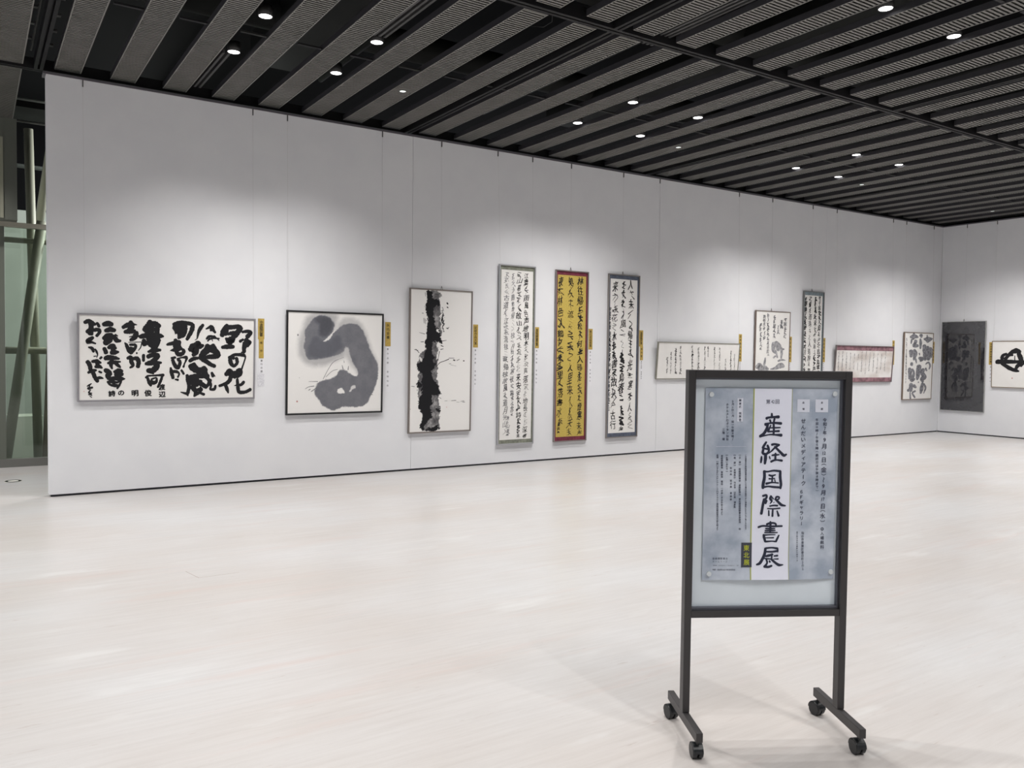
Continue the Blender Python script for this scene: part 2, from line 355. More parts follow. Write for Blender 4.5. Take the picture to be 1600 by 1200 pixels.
for i in range(0, 5):
    xb = min(BX + i * BAY, XC + .08)
    for j in range(0, 3): yb = BY - j * BAY; beam(xb - .04, xb + .04, yb - BAY + .04, yb - .04)
for j in (0, 1):
    for i in range(0, 4):
        for k in range(8):
            x = BX + i * BAY + k * .495 - .1; box('carrier_bar', x, x + .22 if k else x + .22, 7.27 - j * BAY, 7.30 - j * BAY, 4.185, 4.20, M['beam'] if k % 3 else M['duct'], ceil)
def pipe(name, a, b, r, m=M['duct']): vs, fs = [], []; tube(vs, fs, a, b, r, 14); return mk(name, vs, fs, m, ceil, True)
for y, r in ((8.4, .16), (6.0, .2), (3.6, .14)): pipe('duct', (-1, y, 4.85), (XC, y, 4.85), r)
for x in (1.6, 3.4, 5.6, 9.1, 12.2): pipe('pipe', (x, 0, 4.6), (x, 9.3, 4.6), .035)
for x in (2.6, 6.6, 10.6, 14.2): box('duct', x, x + .55, 1.0, 9.3, 4.62, 4.95, M['duct'], ceil)
tv, tf = [], []
BB(tv, tf, .50, .515, -1, 9.3, 4.32, 4.36); BB(tv, tf, .625, .64, -1, 9.3, 4.32, 4.36)
for i in range(20): BB(tv, tf, .46, .50, 1 + i * .42, 1.05 + i * .42, 4.34, 4.36); BB(tv, tf, .64, .68, 1.1 + i * .42, 1.15 + i * .42, 4.34, 4.36)
mk('cable_tray', tv, tf, P('tray_grey', (.07, .07, .068), .5), ceil)
for x, y in ((1.93, 8.0), (2.96, 5.6), (5.0, 4.4), (6.9, 5.6), (8.9, 6.2)):
    dv, df = [], []
    for k in range(3): BB(dv, df, x + k * .05, x + k * .05 + .022, y, y + 1.2, 4.225, 4.26)
    mk('slot_diffuser', dv, df, P('diffuser_grey', (.05, .05, .05), .6), ceil)
# a loose cable that droops by the beam crossing
cv, cf = [], []
pp = [(3.93, 5.47, 4.22), (4.02, 5.60, 4.19), (4.04, 5.75, 4.20), (4.0, 5.9, 4.25)]
for a, b in zip(pp, pp[1:]): tube(cv, cf, a, b, .003, 6)
mk('cable', cv, cf, M['duct'], ceil)

# ------------------------------------------------------------------ downlights
def lathe(vs, fs, prof, n=24):
    k = len(vs)
    for r, z in prof:
        for i in range(n): t = 2 * math.pi * i / n; vs.append((r * math.cos(t), r * math.sin(t), z))
    for a in range(len(prof) - 1):
        for i in range(n): j = (i + 1) % n; fs.append((k + a * n + i, k + a * n + j, k + (a + 1) * n + j, k + (a + 1) * n + i))
vs, fs = [], []; lathe(vs, fs, [(.054, .0), (.060, .0), (.060, .09), (.052, .09), (.054, .0)]); ringm = mk('housing', vs, fs, M['ring'], None, True)
vs, fs = [], []; n_ = 24
vs += [(0, 0, .003)] + [(.0525 * math.cos(2 * math.pi * i / n_), .0525 * math.sin(2 * math.pi * i / n_), .003) for i in range(n_)]; fs += [(0, i + 1, (i + 1) % n_ + 1) for i in range(n_)]
lensm = mk('lens', vs, fs, M['lamp']); 
sd = bpy.data.lights.new('downlight_beam', 'SPOT'); sd.energy = SPOT_W; sd.color = SPOT_COL; sd.spot_size = math.radians(116); sd.spot_blend = 1.0; sd.shadow_soft_size = .035
seen = {(0, 0): 'third', }
first = True
def nth(n): return ['first', 'second', 'third', 'fourth', 'fifth', 'sixth', 'seventh', 'eighth', 'ninth', 'tenth'][n]
rows = {0: ((6.83, 'in the lamp row farther from the long wall'), (7.80, 'in the lamp row nearest the long wall')), 1: ((3.89, 'in the upper pair near the right edge of the photo'), (2.87, 'deep in the room'))}
VIS = [(i, j, yy, c) for j in (0, 1) for (yy, _) in rows[j] for i in range(0, 4) for c in (0, 1)]
def downlight(x, y, label, small=False, group=None):
    global first
    o = empty('downlight', (x * 1.011, y * 1.011, 4.21) if not small else (x, y, 4.18)); tag(o, label, 'ceiling light', group)
    for src, nm in ((ringm, 'housing'), (lensm, 'lens')):
        if first: src.parent = o
        else:
            p_ = part(src, nm, (0, 0, 0), o)
            if small and nm == 'lens': p_.material_slots[0].link = 'OBJECT'; p_.material_slots[0].material = M['fitting_glow']
    first = False
    if small: o.scale = (.62, .62, .62)
    else:
        l = bpy.data.objects.new('beam', sd); COL.objects.link(l); l.parent = o; l.location = (0, 0, -.045)
lx = {(i, c): BX + 1.46 + i * BAY + c * .98 for i in range(-2, 4) for c in (0, 1)}
for r, (yy, rn) in enumerate((rows[0][0], rows[0][1])):
    n = 0
    for i in range(0, 3):
        for c in (0, 1):
            x = lx[(i, c)]
            lab = 'round ceiling light, %s from the left %s' % (nth(n), rn)
            downlight(x, yy, lab); n += 1
for r, yy in enumerate((3.89,)):
    n = 0
    for i in range(1, 4):
        for c in (0, 1):
            lab = ('round ceiling light at upper right, %s from the left in its row' % nth(n)) if r == 0 else ('round ceiling light overhead at the top edge, %s from the left' % nth(n))
            downlight(lx[(i, c)], yy, lab); n += 1
for i in range(0, 4): downlight(BX + 3.22 + i * BAY, 7.93, 'small round ceiling fitting with added glow in a louvre panel, %s from the left' % nth(i), True)
# the rest of the room's downlights, behind and beside the camera, plus far-bay beams kept to light the end wall: light only
for i, c in [(i, c) for i in (-2, -1, 0, 1, 2, 3) for c in (0, 1)]:
    for yy in (6.83, 7.80, 3.89, 2.87, -.07, -1.09, -4.0):
        if (yy > 5 and 0 <= i < 3) or (3 < yy < 5 and i >= 1): continue
        l = bpy.data.objects.new('far_beam', sd); COL.objects.link(l); l.location = (lx[(i, c)], yy, 4.16)

for x, y in ((-2.9, 10.8), (-1.9, 10.8), (-.4, 10.7), (1.9, 10.7), (3.2, 10.8)):  # unseen beams added to brighten the floor past the wall's left end
    l = bpy.data.objects.new('far_beam', sd); COL.objects.link(l); l.location = (x, y, 4.16)

# ================================================================== data traced from the works
S1=[[-804,790,44,-772,802,62,-740,780,75,-712,773,38],[-751,791,62,-747,728,62,-758,680,62],[-783,699,50,-755,704,75,-740,673,38],[-733,713,44,-690,722,50,-669,702,44,-698,658,38],[-694,785,38,-676,754,38],[-733,641,44,-769,613,62,-780,597,50,-740,593,31,-708,582,22],[-769,545,22,-740,534,44,-726,502,32],[-712,526,20,-698,499,28,-690,467,15,-698,443,10],[-723,454,15,-701,459,12],[-654,447,30,-667,433,30],[-780,402,52,-762,371,58,-753,323,50],[-737,403,38,-698,407,50,-662,391,28],[-694,415,44,-690,355,58],[-708,351,38,-676,355,52,-649,339,22],[-773,293,32,-733,311,50,-703,315,28],[-733,307,44,-725,275,52,-708,235,50,-691,207,48],[-676,303,28,-656,293,28],[-694,235,38,-665,241,38,-639,234,15],[-783,156,15,-762,171,22,-744,183,10],[-776,135,30,-737,143,28],[-762,171,18,-766,123,18],[-751,123,12,-769,91,22,-741,87,12],[-773,72,12,-751,75,20,-741,63,10],[-759,59,10,-742,43,10],[-637,775,52,-597,784,72,-560,777,55],[-618,712,48,-579,725,69,-537,719,52],[-633,635,55,-597,660,78,-564,669,62],[-618,592,78,-589,620,90,-568,645,62],[-546,661,48,-531,637,62,-513,615,58,-483,614,35],[-528,676,22,-509,662,18],[-629,535,50,-613,492,55],[-589,544,48,-553,561,65,-527,537,38],[-553,557,55,-546,500,62],[-564,492,55,-531,497,62,-500,501,28],[-622,435,52,-589,444,68,-531,440,52,-496,432,30],[-597,387,30,-560,395,52,-483,402,22],[-560,428,52,-569,371,50,-559,333,25],[-538,396,38,-509,371,48,-483,346,25],[-618,315,60,-589,299,65,-573,274,50],[-596,266,78,-589,234,56],[-538,299,38,-501,311,62,-468,305,50],[-523,274,65,-486,278,80,-464,274,50],[-582,226,48,-531,234,60,-472,229,55,-440,229,15],[-600,198,28,-567,202,42,-516,193,30,-472,209,22],[-596,194,30,-574,169,32,-545,157,25],[-545,189,38,-534,161,45,-512,165,35],[-472,201,18,-490,169,30,-510,132,28],[-458,750,48,-413,778,62,-369,783,38,-330,780,12],[-387,803,62,-384,762,92,-398,713,62],[-439,704,50,-398,713,69,-350,716,50],[-331,703,50,-339,674,75,-361,641,60,-389,623,38],[-400,656,12,-353,664,20],[-441,595,18,-424,567,45,-405,514,48,-384,486,30],[-406,600,9,-286,606,9],[-394,575,32,-346,575,38,-344,544,38,-383,494,48],[-387,543,45,-368,527,62],[-282,602,15,-293,552,15,-314,519,10],[-330,491,28],[-416,438,38,-387,449,52,-381,405,55,-366,364,42,-392,342,25],[-368,433,42,-330,436,58,-311,401,58,-319,352,55],[-207,817,60,-206,776,100,-202,726,112],[-256,729,62,-229,763,75,-164,793,75,-114,774,50],[-248,725,62,-210,734,88],[-137,757,62,-137,695,62],[-225,693,88,-210,661,88],[-299,660,48,-263,668,60,-172,674,75,-110,671,62,-77,668,25],[-183,661,138,-171,604,175,-163,554,92],[-263,623,52,-257,582,62],[-133,621,75,-133,592,62],[-221,507,28,-171,521,58,-105,526,35],[-266,471,38,-266,413,35],[-224,455,52,-186,472,58,-128,472,58],[-124,464,55,-163,422,62,-190,393,58],[-243,382,40,-186,393,65,-97,394,28],[-147,389,75,-139,356,75,-170,319,72,-224,311,52],[-212,302,38,-170,281,22],[-242,240,28,-223,257,25,-162,261,22,-73,266,35],[-227,240,30,-212,191,42,-194,157,30],[-189,224,22,-143,236,22,-143,198,38,-177,186,50,-189,215,25],[-85,256,30,-100,206,35,-127,140,28],[23,795,42,77,805,70,148,813,50,204,804,50],[38,766,88,77,742,150,97,701,125,74,654,38],[45,783,88,125,785,75,133,710,62],[214,796,52,206,746,60,183,694,52,157,642,40],[-40,583,28,-1,594,48,82,608,58],[42,633,50,55,583,100,63,541,95],[-8,522,10,47,532,58,104,546,35],[51,516,50,71,484,55,111,490,50,125,521,45,102,542,25],[4,444,28,40,449,32],[16,423,42,40,365,52,70,344,48,89,399,42,71,428,38],[59,436,18,107,449,20,151,450,42,147,416,25,134,386,18,124,352,30],[-3,340,25,5,298,48,21,235,42],[-3,302,30,48,302,42,80,281,25,69,243,25],[41,220,15,69,214,32],[104,316,30,127,277,30],[318,798,35,290,760,48,270,709,35,260,658,20],[258,650,12,236,635,8],[349,756,18,400,781,42,421,764,42],[396,792,28,400,742,35],[423,747,42,443,722,32],[356,652,32,384,680,28,442,675,25],[364,629,15,411,657,22,486,657,18],[434,685,18,484,635,12],[401,674,15,418,627,10],[401,691,12,368,626,18],[186,534,60,222,552,125,247,510,75,219,477,45],[238,577,72,271,608,55,279,570,72,320,579,38],[187,414,45,223,437,50,272,446,35],[365,579,62,361,537,92,320,489,82,304,451,70,354,409,58,404,375,52,441,360,50],[345,451,35,386,460,58,469,469,65,476,495,58,435,529,88,385,554,88],[422,585,55,435,538,75],[188,353,58,224,365,70,244,323,98],[230,387,42,234,357,62],[200,336,58,265,314,78,347,319,75],[330,342,62,339,289,72,362,242,72],[160,262,40,169,213,55,181,145,48,168,69,42],[98,85,12,154,67,32,171,47,20],[193,245,55,273,255,62,370,253,62],[201,213,75,258,182,50,323,165,55],[241,221,100,242,170,112],[290,195,62,303,165,62],[218,136,70,249,84,55,233,40,25],[299,135,25,275,101,28],[267,114,25,307,114,42,275,71,38,235,40,22],[291,75,32,334,56,35],[323,160,58,356,134,50],[397,210,48,382,173,48,355,128,28],[368,233,50,397,177,42,404,142,30,398,112,30,439,112,42,452,149,28],[411,289,30,423,252,42],[417,293,18,446,250,12],[515,692,60,531,741,72,566,798,58],[558,779,58,625,784,58,693,789,58,719,768,48],[702,763,75,656,697,70,625,670,58],[567,705,30,609,717,50,652,714,75],[555,658,32,589,639,100,627,649,75,593,607,62],[567,747,50,550,703,50],[517,563,40,569,570,60,636,571,45],[730,732,32,780,742,45,819,727,52,782,682,60],[705,630,38,738,651,32],[768,643,70,816,622,40,782,595,70],[762,608,75,749,551,58,750,517,45,718,512,10],[593,451,45,654,484,40,740,481,45,766,463,28],[766,455,20,750,398,20,728,334,25],[602,445,55,611,393,58,643,362,42,677,397,45,670,445,50],[638,449,50],[559,269,52,597,306,70,614,271,88],[640,266,100,674,271,100],[678,310,45,712,319,50,715,279,52,683,253,62],[614,245,55,591,193,55,541,165,40,493,146,35],[556,158,48,574,110,48,587,69,20],[681,218,35,688,139,48,704,79,48,771,77,42,823,104,45],[752,187,40,720,157,40,651,148,10]]
S13=[[-350,486,60,-206,492,56,-35,490,44,133,493,39,265,488,45],[-260,555,53,-248,605,42,-184,637,33],[-208,542,38,-166,606,27,-124,646,38,-74,678,57,-6,696,65,53,679,45],[-72,615,27,-132,601,23,-182,547,30],[37,638,57,68,567,63,91,496,42],[-34,602,11,-32,513,11],[-266,455,38,-187,411,48,-100,359,50,-15,330,42,41,317,23],[71,461,57,13,406,48,-15,347,33],[125,461,23,80,403,17]]
S11=[[180,1189,27,321,1185,67,450,1201,23],[268,1270,12,301,1139,35],[190,1058,46,223,914,56,232,796,48],[308,1034,38,317,915,52,349,797,48],[405,1009,40,435,916,35,417,837,38],[161,963,35,502,981,17],[262,697,15,354,731,21,418,665,21,387,598,15],[268,612,25,299,569,23],[59,1258,48,73,1226,27],[41,1186,21,58,1108,33,54,1004,21],[26,905,19,40,870,10],[40,814,40,115,795,52,76,755,25],[33,651,58,20,572,58,0,454,48,-14,396,25],[176,585,46,158,519,48,233,440,56,143,401,48,188,348,27],[31,339,21],[172,322,25,151,217,48,127,125,25],[220,306,23,288,228,23,233,121,12],[-281,1218,35,-169,1234,56,-54,1223,25],[-184,1285,27,-206,1181,27],[-255,1167,23,-268,1096,17],[-117,1151,38,-136,1092,38,-167,1052,46,-42,1054,35],[-262,948,48,-255,844,35],[-150,968,35,-118,897,56,-155,780,23],[-92,794,21,-64,716,12],[-222,695,48],[-289,605,38,-267,520,48,-293,410,19],[-193,592,27,-137,520,27,-201,390,52,-107,403,27],[-218,299,46,-228,183,48],[-305,184,38],[-120,272,42,-54,239,25],[-67,167,23,-161,130,21,-75,43,21],[-241,144,15,-222,26,21]]
S8=[[20,1239,46,25,1131,51,86,1083,42],[79,1245,64,144,1192,77,144,1133,51],[101,1083,24,127,1002,20],[30,999,24,77,1026,20],[217,1171,31,235,1094,35,225,993,22],[203,1151,28,287,1143,24],[152,943,24,241,964,29,335,956,9],[-175,992,18,-187,924,29,-212,831,24],[-371,836,51,-315,875,61,-281,817,79,-182,817,79,-106,805,40],[-35,805,15,97,825,42,215,867,77,294,855,40],[42,738,28,134,679,55,257,619,37],[-281,758,55,-219,661,64,-303,584,37],[-38,522,46,113,481,73,232,500,46]]
S2=[[-156,409,7,-92,527,7,-27,611,7,94,663,4],[-124,432,6,-48,500,6,18,521,6],[-328,381,4,-221,380,11],[-368,296,6,-328,319,8,-263,329,11],[-327,282,11,-308,293,11],[-295,266,11,-220,318,14],[95,622,7,98,599,8],[-459,917,17,-459,904,17],[-438,426,7,-436,423,7],[152,559,7,147,516,14],[73,569,7,85,527,14],[444,223,11,465,214,6]]
S3=[[-58,836,8,-13,880,10,50,901,10,110,924,12],[75,1630,24,86,1618,20],[76,1579,18,90,1570,14],[67,1316,8,94,1309,16],[109,1328,6,80,1308,10],[179,914,20,200,908,16],[226,906,8,263,923,8],[324,904,18,334,903,18],[115,865,6,143,867,6],[134,853,3,218,837,3],[-309,1250,4,-234,1234,9],[-372,1039,8,-324,1029,8],[-355,1048,5,-310,1002,10],[-286,1135,8,-250,1137,12],[-273,1492,8,-257,1489,8],[-250,1430,8,-243,1367,6],[-228,1423,6,-223,1359,6],[10,1150,10,74,1161,6],[-3,1093,14,29,1082,12],[-7,1045,12,30,1054,8],[-24,1021,10,-41,933,6],[156,396,5,225,401,7],[291,385,4,343,391,7],[319,376,5,353,374,7],[59,396,3,95,397,4],[235,374,4,272,376,3],[-15,442,6,8,425,6],[-409,587,5,-366,583,6],[-421,304,8,-418,302,8],[-36,579,8,-22,588,6],[-237,1746,6,-228,1699,6],[-239,1580,5,-230,1557,5],[114,938,8,188,938,6]]
P2=[[0.34,113.33050007083156,[-348,1166],[-409,1000],[-458,814],[-448,691],[-394,601],[-298,558],[-190,553],[-71,585],[39,638],[106,654],[127,739],[-9,927],[-11,1032],[32,1181]],[0.28,99.16418756197763,[-10,1011],[44,1097],[121,1129],[212,1124],[303,1074],[362,979],[398,872],[459,722],[543,571],[522,440],[290,441],[220,527],[151,612],[94,718],[36,823]],[0.62,22.66610001416631,[-336,1033],[-294,1086],[-241,1134],[-144,1141],[-56,1094],[-24,1032],[-43,958],[-118,878],[-159,832],[-96,864],[-53,926],[12,999],[100,1051],[167,1069],[269,1046],[327,989],[363,893],[412,775],[483,657],[538,560],[528,418],[489,310],[444,201],[376,94],[273,70],[114,84],[25,60],[-42,28],[-86,63],[-174,97],[-219,192],[-262,245],[-252,297],[-221,380],[-112,401],[-3,437],[41,516],[108,521],[176,463],[267,430],[278,505],[220,570],[184,655],[149,772],[115,798],[94,718],[-6,675],[-170,652],[-267,631],[-331,630],[-374,702],[-391,784],[-366,888],[-383,960]],[0.78,70.83156254426973,[-208,1130],[-100,1129],[-33,1053],[-54,968],[-119,904],[-184,897],[-215,943],[-196,1037],[-251,1067],[-256,1108]],[0.68,84.99787505312368,[-249,922],[-161,819],[35,928],[81,802],[-6,696],[-224,641],[-332,672],[-343,764]],[-1,9.91641875619776,[13,270],[44,299],[71,304],[111,255],[100,234],[33,238]],[-0.7,9.91641875619776,[156,255],[190,313],[217,345],[258,307],[213,291],[179,243]],[-0.8,7.083156254426973,[-170,836],[-118,878],[-54,942],[-10,995],[-42,926],[-86,873],[-118,849]]]
P3=[[0.66,4.0,[-216,1779],[-11,1781],[-25,1653],[-14,1534],[-1,1270],[-17,1125],[-68,932],[-23,933],[-35,812],[-54,627],[-36,611],[12,465],[-52,458],[-5,393],[-12,248],[-17,17],[-252,19],[-262,135],[-237,270],[-309,304],[-297,423],[-321,535],[-305,637],[-307,788],[-342,792],[-326,859],[-310,986],[-222,1026],[-215,1169],[-195,1329],[-202,1455],[-234,1501],[-209,1621],[-223,1683]],[1,5.0,[-211,1779],[-140,1775],[-116,1673],[-26,1669],[-34,1597],[-97,1586],[-122,1514],[-103,1411],[-75,1332],[-19,1262],[-4,1174],[19,1134],[-12,1125],[-63,1149],[-134,1123],[-142,1043],[-105,948],[-94,852],[-129,772],[-118,684],[-63,611],[12,465],[-124,484],[-142,436],[-87,395],[-148,292],[-84,201],[-173,132],[-208,109],[-252,23],[-292,72],[-263,191],[-255,271],[-309,304],[-297,415],[-249,470],[-269,597],[-257,693],[-307,796],[-342,796],[-317,867],[-247,931],[-213,1027],[-215,1130],[-195,1289],[-188,1408],[-202,1463],[-234,1501],[-209,1605]],[1,8.0,[-91,89],[-19,94],[-22,14],[-243,19],[-181,52]],[1,8.0,[-72,322],[-8,288],[-12,248],[-76,266]],[1,8.0,[-340,646],[-270,661],[-260,573],[-313,566]],[1,4.0,[-91,644],[-36,579],[12,469],[-61,483]],[1,8.0,[-104,892],[-58,884],[-67,852],[-94,828]],[-0.9,5.0,[-61,900],[-23,949],[-7,1045],[-22,1125],[-53,1125],[-43,1045],[-59,948]],[-1,3.0,[-65,1292],[-33,1285],[-37,1257],[-60,1261]],[-0.85,3.0,[-14,1518],[0,1518],[7,1334],[-3,1286]],[-0.9,4.0,[-314,962],[-247,899],[-260,875],[-309,923]],[0.9,4.0,[10,1575],[21,1575],[33,1383],[31,1271],[12,1270]]]
T=[[143,12391,24,146,12263,38],[-60,12204,40,16,12235,31,191,12253,30,409,12265,45],[73,12145,28,119,12028,21],[251,12189,30,218,12029,23],[-98,11974,44,32,12017,24,240,12035,30,514,12016,38],[-11,11985,38,-40,11825,38,-156,11622,40,-296,11521,38],[110,11943,19,48,11804,26,17,11708,37],[218,12018,31,234,11805,30,228,11581,30],[91,11847,17,310,11852,21,481,11859,19],[28,11701,23,247,11715,24,440,11725,30],[-274,11514,24,-56,11564,19,119,11591,21,338,11581,26,532,11567,44],[-50,11302,28,-130,11177,35,-180,11081,33],[1,11178,30,43,11071,35,57,10954,30,-17,10857,33],[-163,11006,35,-171,10878,35,-39,10836,35],[-176,11070,30,-66,11049,26,22,11028,23],[-223,10750,23,-227,10643,31,-240,10525,24],[-61,10836,40,-68,10665,45,-85,10483,33],[90,10750,19,114,10665,17],[172,11204,33,281,11226,30,457,11192,33],[425,11179,30,284,11083,26,177,10975,23,48,10862,10],[283,11136,21,373,11051,30,530,10901,37,653,10795,40,747,10838,26],[186,10798,23,313,10815,28,470,10826,16],[322,10875,26,320,10665,31],[154,10558,31,273,10612,26,405,10623,23,581,10597,33],[-100,10189,40,-88,9958,40,-133,9701,44,-140,9555,40],[-111,10183,33,42,10177,23,261,10215,26,525,10194,31],[525,10183,35,526,9958,40,563,9700,37,545,9539,30],[-141,9576,30,56,9611,23,276,9589,30,540,9572,30],[89,10044,26,200,10018,26,342,10055,17],[222,10012,23,206,9754,23],[93,9904,23,202,9904,17,312,9919,17],[-13,9718,35,206,9761,21,459,9743,19],[313,9872,17,342,9776,14],[-133,9250,30,-2,9276,31,11,9186,30,-53,9111,33],[3,9068,38,-28,8971,35],[-82,9121,35,-121,8928,37,-154,8714,37,-179,8568,37],[185,9239,31,159,9143,38,218,9046,26,155,8953,12],[208,9224,19,276,9132,17],[374,9142,26,395,9211,26,505,9202,24,489,9131,23,393,9088,21],[342,9131,24,465,9024,33,600,8905,37,755,8870,21],[312,9009,12,286,8975,9],[144,8859,21,293,8884,23,447,8875,26],[58,8765,17,296,8755,19,542,8776,23],[110,8687,19,117,8498,24],[264,8712,24,258,8471,28],[434,8673,19,500,8486,33],[180,8265,21,188,8190,31,184,7888,31],[46,8165,30,177,8207,30,331,8206,26,402,8157,28,389,8070,23],[-281,8052,31,-106,8101,26,202,8082,26,642,8091,26],[6,7997,23,204,7992,26,369,7995,16],[-14,7915,21,184,7914,23,382,7920,16],[-34,7842,17,251,7841,19,467,7844,16],[-72,7760,30,-48,7653,37,0,7497,31],[-76,7743,24,143,7759,17,386,7758,12],[529,7736,21,477,7628,30,418,7499,30],[-30,7642,14,146,7641,16,322,7644,19],[18,7497,26,259,7511,17,396,7499,23],[13,7232,37,-15,7027,40,-99,6834,40,-201,6673,40,-325,6620,26],[24,7243,26,265,7263,23,486,7229,33],[491,7207,28,494,7110,26],[49,7109,23,269,7107,26,445,7128,30],[26,6936,26,162,6966,35,304,7003,23],[275,7025,21,258,6831,23],[361,6943,21,493,6959,28],[342,6826,12,518,6829,21],[-29,6855,17,121,6836,21,231,6831,19],[55,6822,26,85,6681,26,-9,6552,30],[-26,6548,37,128,6530,33,260,6572,30],[195,6713,26,171,6763,19],[242,6831,30,389,6700,33,546,6602,37,704,6607,16]]
SEAL={"1":[-811,105,11],"2":[-461,155,20],"3":[89,316,10],"13":[-71,182,17]}
COLS={"4":[[141,2289,158,82,11.5,8,0.85,0],[31,2299,46,87,11.5,8,0.85,0],[-68,2276,-61,383,10,6,0.7,1],[-174,2286,-168,97,11,8,0.8,1],[-121,385,-125,120,7,5,0.6,1]],"5":[[141,2299,163,89,15,9,1.25,0],[-22,2289,-7,79,16,9,1.25,0],[-199,2287,-179,246,15,9.5,1.25,0],[-197,265,-201,123,6,4.5,0.8,0]],"6":[[131,2296,152,93,15,9,1.25,0],[-13,2279,-15,99,16,9,1.6,0],[-166,2270,-163,96,15,9,1.25,0],[-251,1889,-245,396,8,3,0.8,0]],"7":[[-690,337,-669,64,5,3,0.45,0],[-618,415,-591,74,5,3,0.45,0],[-524,475,-490,73,6,3.4,0.45,0],[-432,505,-389,73,6,3.4,0.45,0],[-177,519,-141,122,6,4,0.45,0],[-41,492,-5,122,6,4,0.45,0],[97,514,135,92,7,3.5,0.45,0],[167,515,180,344,6,3,0.45,0],[311,507,349,101,6,3,0.45,0],[427,498,462,122,6,3,0.45,0],[578,327,598,91,6,3,0.45,0],[689,451,720,122,6,3,0.45,0],[777,401,804,121,6,2.5,0.45,0]],"8":[[303,1670,302,1324,7,5,1.3,1],[210,1634,205,1473,7,5,1.4,1],[126,1546,127,1374,7,4,1,1],[25,1703,32,1319,7,4.5,1,1],[-133,1729,-116,1028,7,4,1,1],[-227,1704,-213,1292,7,4,1,1],[-313,1564,-297,1122,7,4,1.1,1]],"9":[[160,2251,173,152,9,4.5,1.0,0],[48,2235,58,156,9,4.5,1.0,0],[-97,2239,-82,160,9,4.5,1.0,0],[-219,2222,-204,164,9,4,1.1,0]],"10":[[-790,575,-765,150,5,2.0,0.28,1],[-676,565,-660,208,5,2.0,0.28,1],[-561,555,-545,185,5,2.0,0.28,1],[-444,545,-428,161,5,2.0,0.28,1],[-327,535,-321,219,5,2.0,0.28,1],[-208,524,-203,196,5,2.0,0.28,1],[-98,584,-84,172,5,2.0,0.28,1],[23,574,37,148,5,2.0,0.28,1],[144,563,147,207,5,2.0,0.28,1],[267,553,270,183,5,2.0,0.28,1],[390,542,393,159,5,2.0,0.28,1],[515,532,506,219,5,2.0,0.28,1],[631,593,632,195,5,2.0,0.28,1]],"11":[[-426,1199,-402,309,5,1.6,0.7,1]]}
SC={"1":[159.9,150.0],"2":[128.0,134.3],"3":[109.8,124.5],"4":[97.8,117.5],"5":[89.3,112.2],"6":[81.7,107.4],"7":[71.4,100.0],"8":[62.0,93.6],"9":[57.0,89.7],"10":[51.0,84.7],"11":[45.1,79.7],"12":[80.2,79.7],"13":[88.2,83.5]}
PT=[["第42回",170,12840,0,0,7.2,"g",1],["贈賞式　祝賀会",-1102,12879,-1086,12151,3.6,"k",0],["９月15日(月・祝)午後４時〜",-1387,12841,-1355,11408,4.0,"k",0],["ホテルメトロポリタン仙台",-1588,12718,-1559,11407,4.0,"k",0],["三階　曙",-1716,11771,-1708,11406,4.0,"k",0],["この展覧会は産経国際書会会員による書の作品展です入場無料どなたでもご覧になれます",-834,10800,-771,7985,2.7,"k",0],["【主　催】　産経国際書会　産経新聞社　東北産経国際書会事務局　　他",-1068,10800,-1006,7986,3.2,"k",0],["【後　援】　宮城県庁　仙台市　山形県　福島県",-1262,10799,-1219,8820,3.2,"k",0],["秋田県　岩手県　青森県",-1401,10311,-1375,9114,3.2,"k",0],["【お問い合わせ】",-1566,10798,-1553,10189,3.2,"k",0],["産経国際書会　事務局　電話　（代表）平日午前十時より",-1759,10774,-1711,8553,3.2,"k",0],["会場　【開】せんだいメディアテーク内ギャラリー事務室電話受付午前九時より",-1933,10798,-1873,7966,3.1,"k",0],["東北展",-732,7260,-719,6706,9.0,"y",0],["会場",1370,12813,1377,12568,3.4,"k",0],["会期",2099,12818,2105,12573,3.4,"k",0],["令和７年",2232,12158,2245,11667,6.0,"k",0],["9",2242,11390,2242,11390,8.4,"k",0],["月",2229,11144,2229,11144,8.4,"k",0],["12",2240,10889,2240,10889,8.6,"k",0],["日",2235,10625,2235,10625,8.2,"k",0],["︵",2237,10448,2237,10448,8,"k",0],["金",2242,10256,2242,10256,8.6,"k",0],["︶",2242,10069,2242,10069,8,"k",0],["〜",2242,9865,2242,9865,8,"kv",0],["9",2243,9616,2243,9616,8.4,"k",0],["月",2235,9364,2235,9364,8.4,"k",0],["17",2241,9117,2241,9117,8.6,"k",0],["日",2243,8843,2243,8843,8.2,"k",0],["︵",2240,8663,2240,8663,8,"k",0],["水",2240,8475,2240,8475,8.6,"k",0],["︶",2243,8278,2243,8278,8,"k",0],["◎入場無料",2233,7971,2251,7277,5.8,"k",0],["午前10時〜午後６時（最終日は午後４時まで）",1924,12156,1994,9453,4.6,"k",0],["せんだいメディアテーク",1385,12116,1445,9737,7.6,"kc",0],["６Ｆギャラリー",1378,9405,1409,8185,6.6,"kc",0],["仙台市青葉区春日町２の１",1461,7826,1496,6440,4.2,"k",0],["地下鉄勾当台公園駅より徒歩７分",1245,7852,1272,6764,2.3,"k",0]]
HR=[["産経国際書会",-2004,6858,-1493,6855,3.6],["ホームページ",-2002,6745,-1503,6742,3.2],["www.sankei-shokai.jp",-1999,6598,-1050,6590,3.4],["後援・宮城県仙台市教育委員会",-2008,6439,-1184,6431,3.0]]
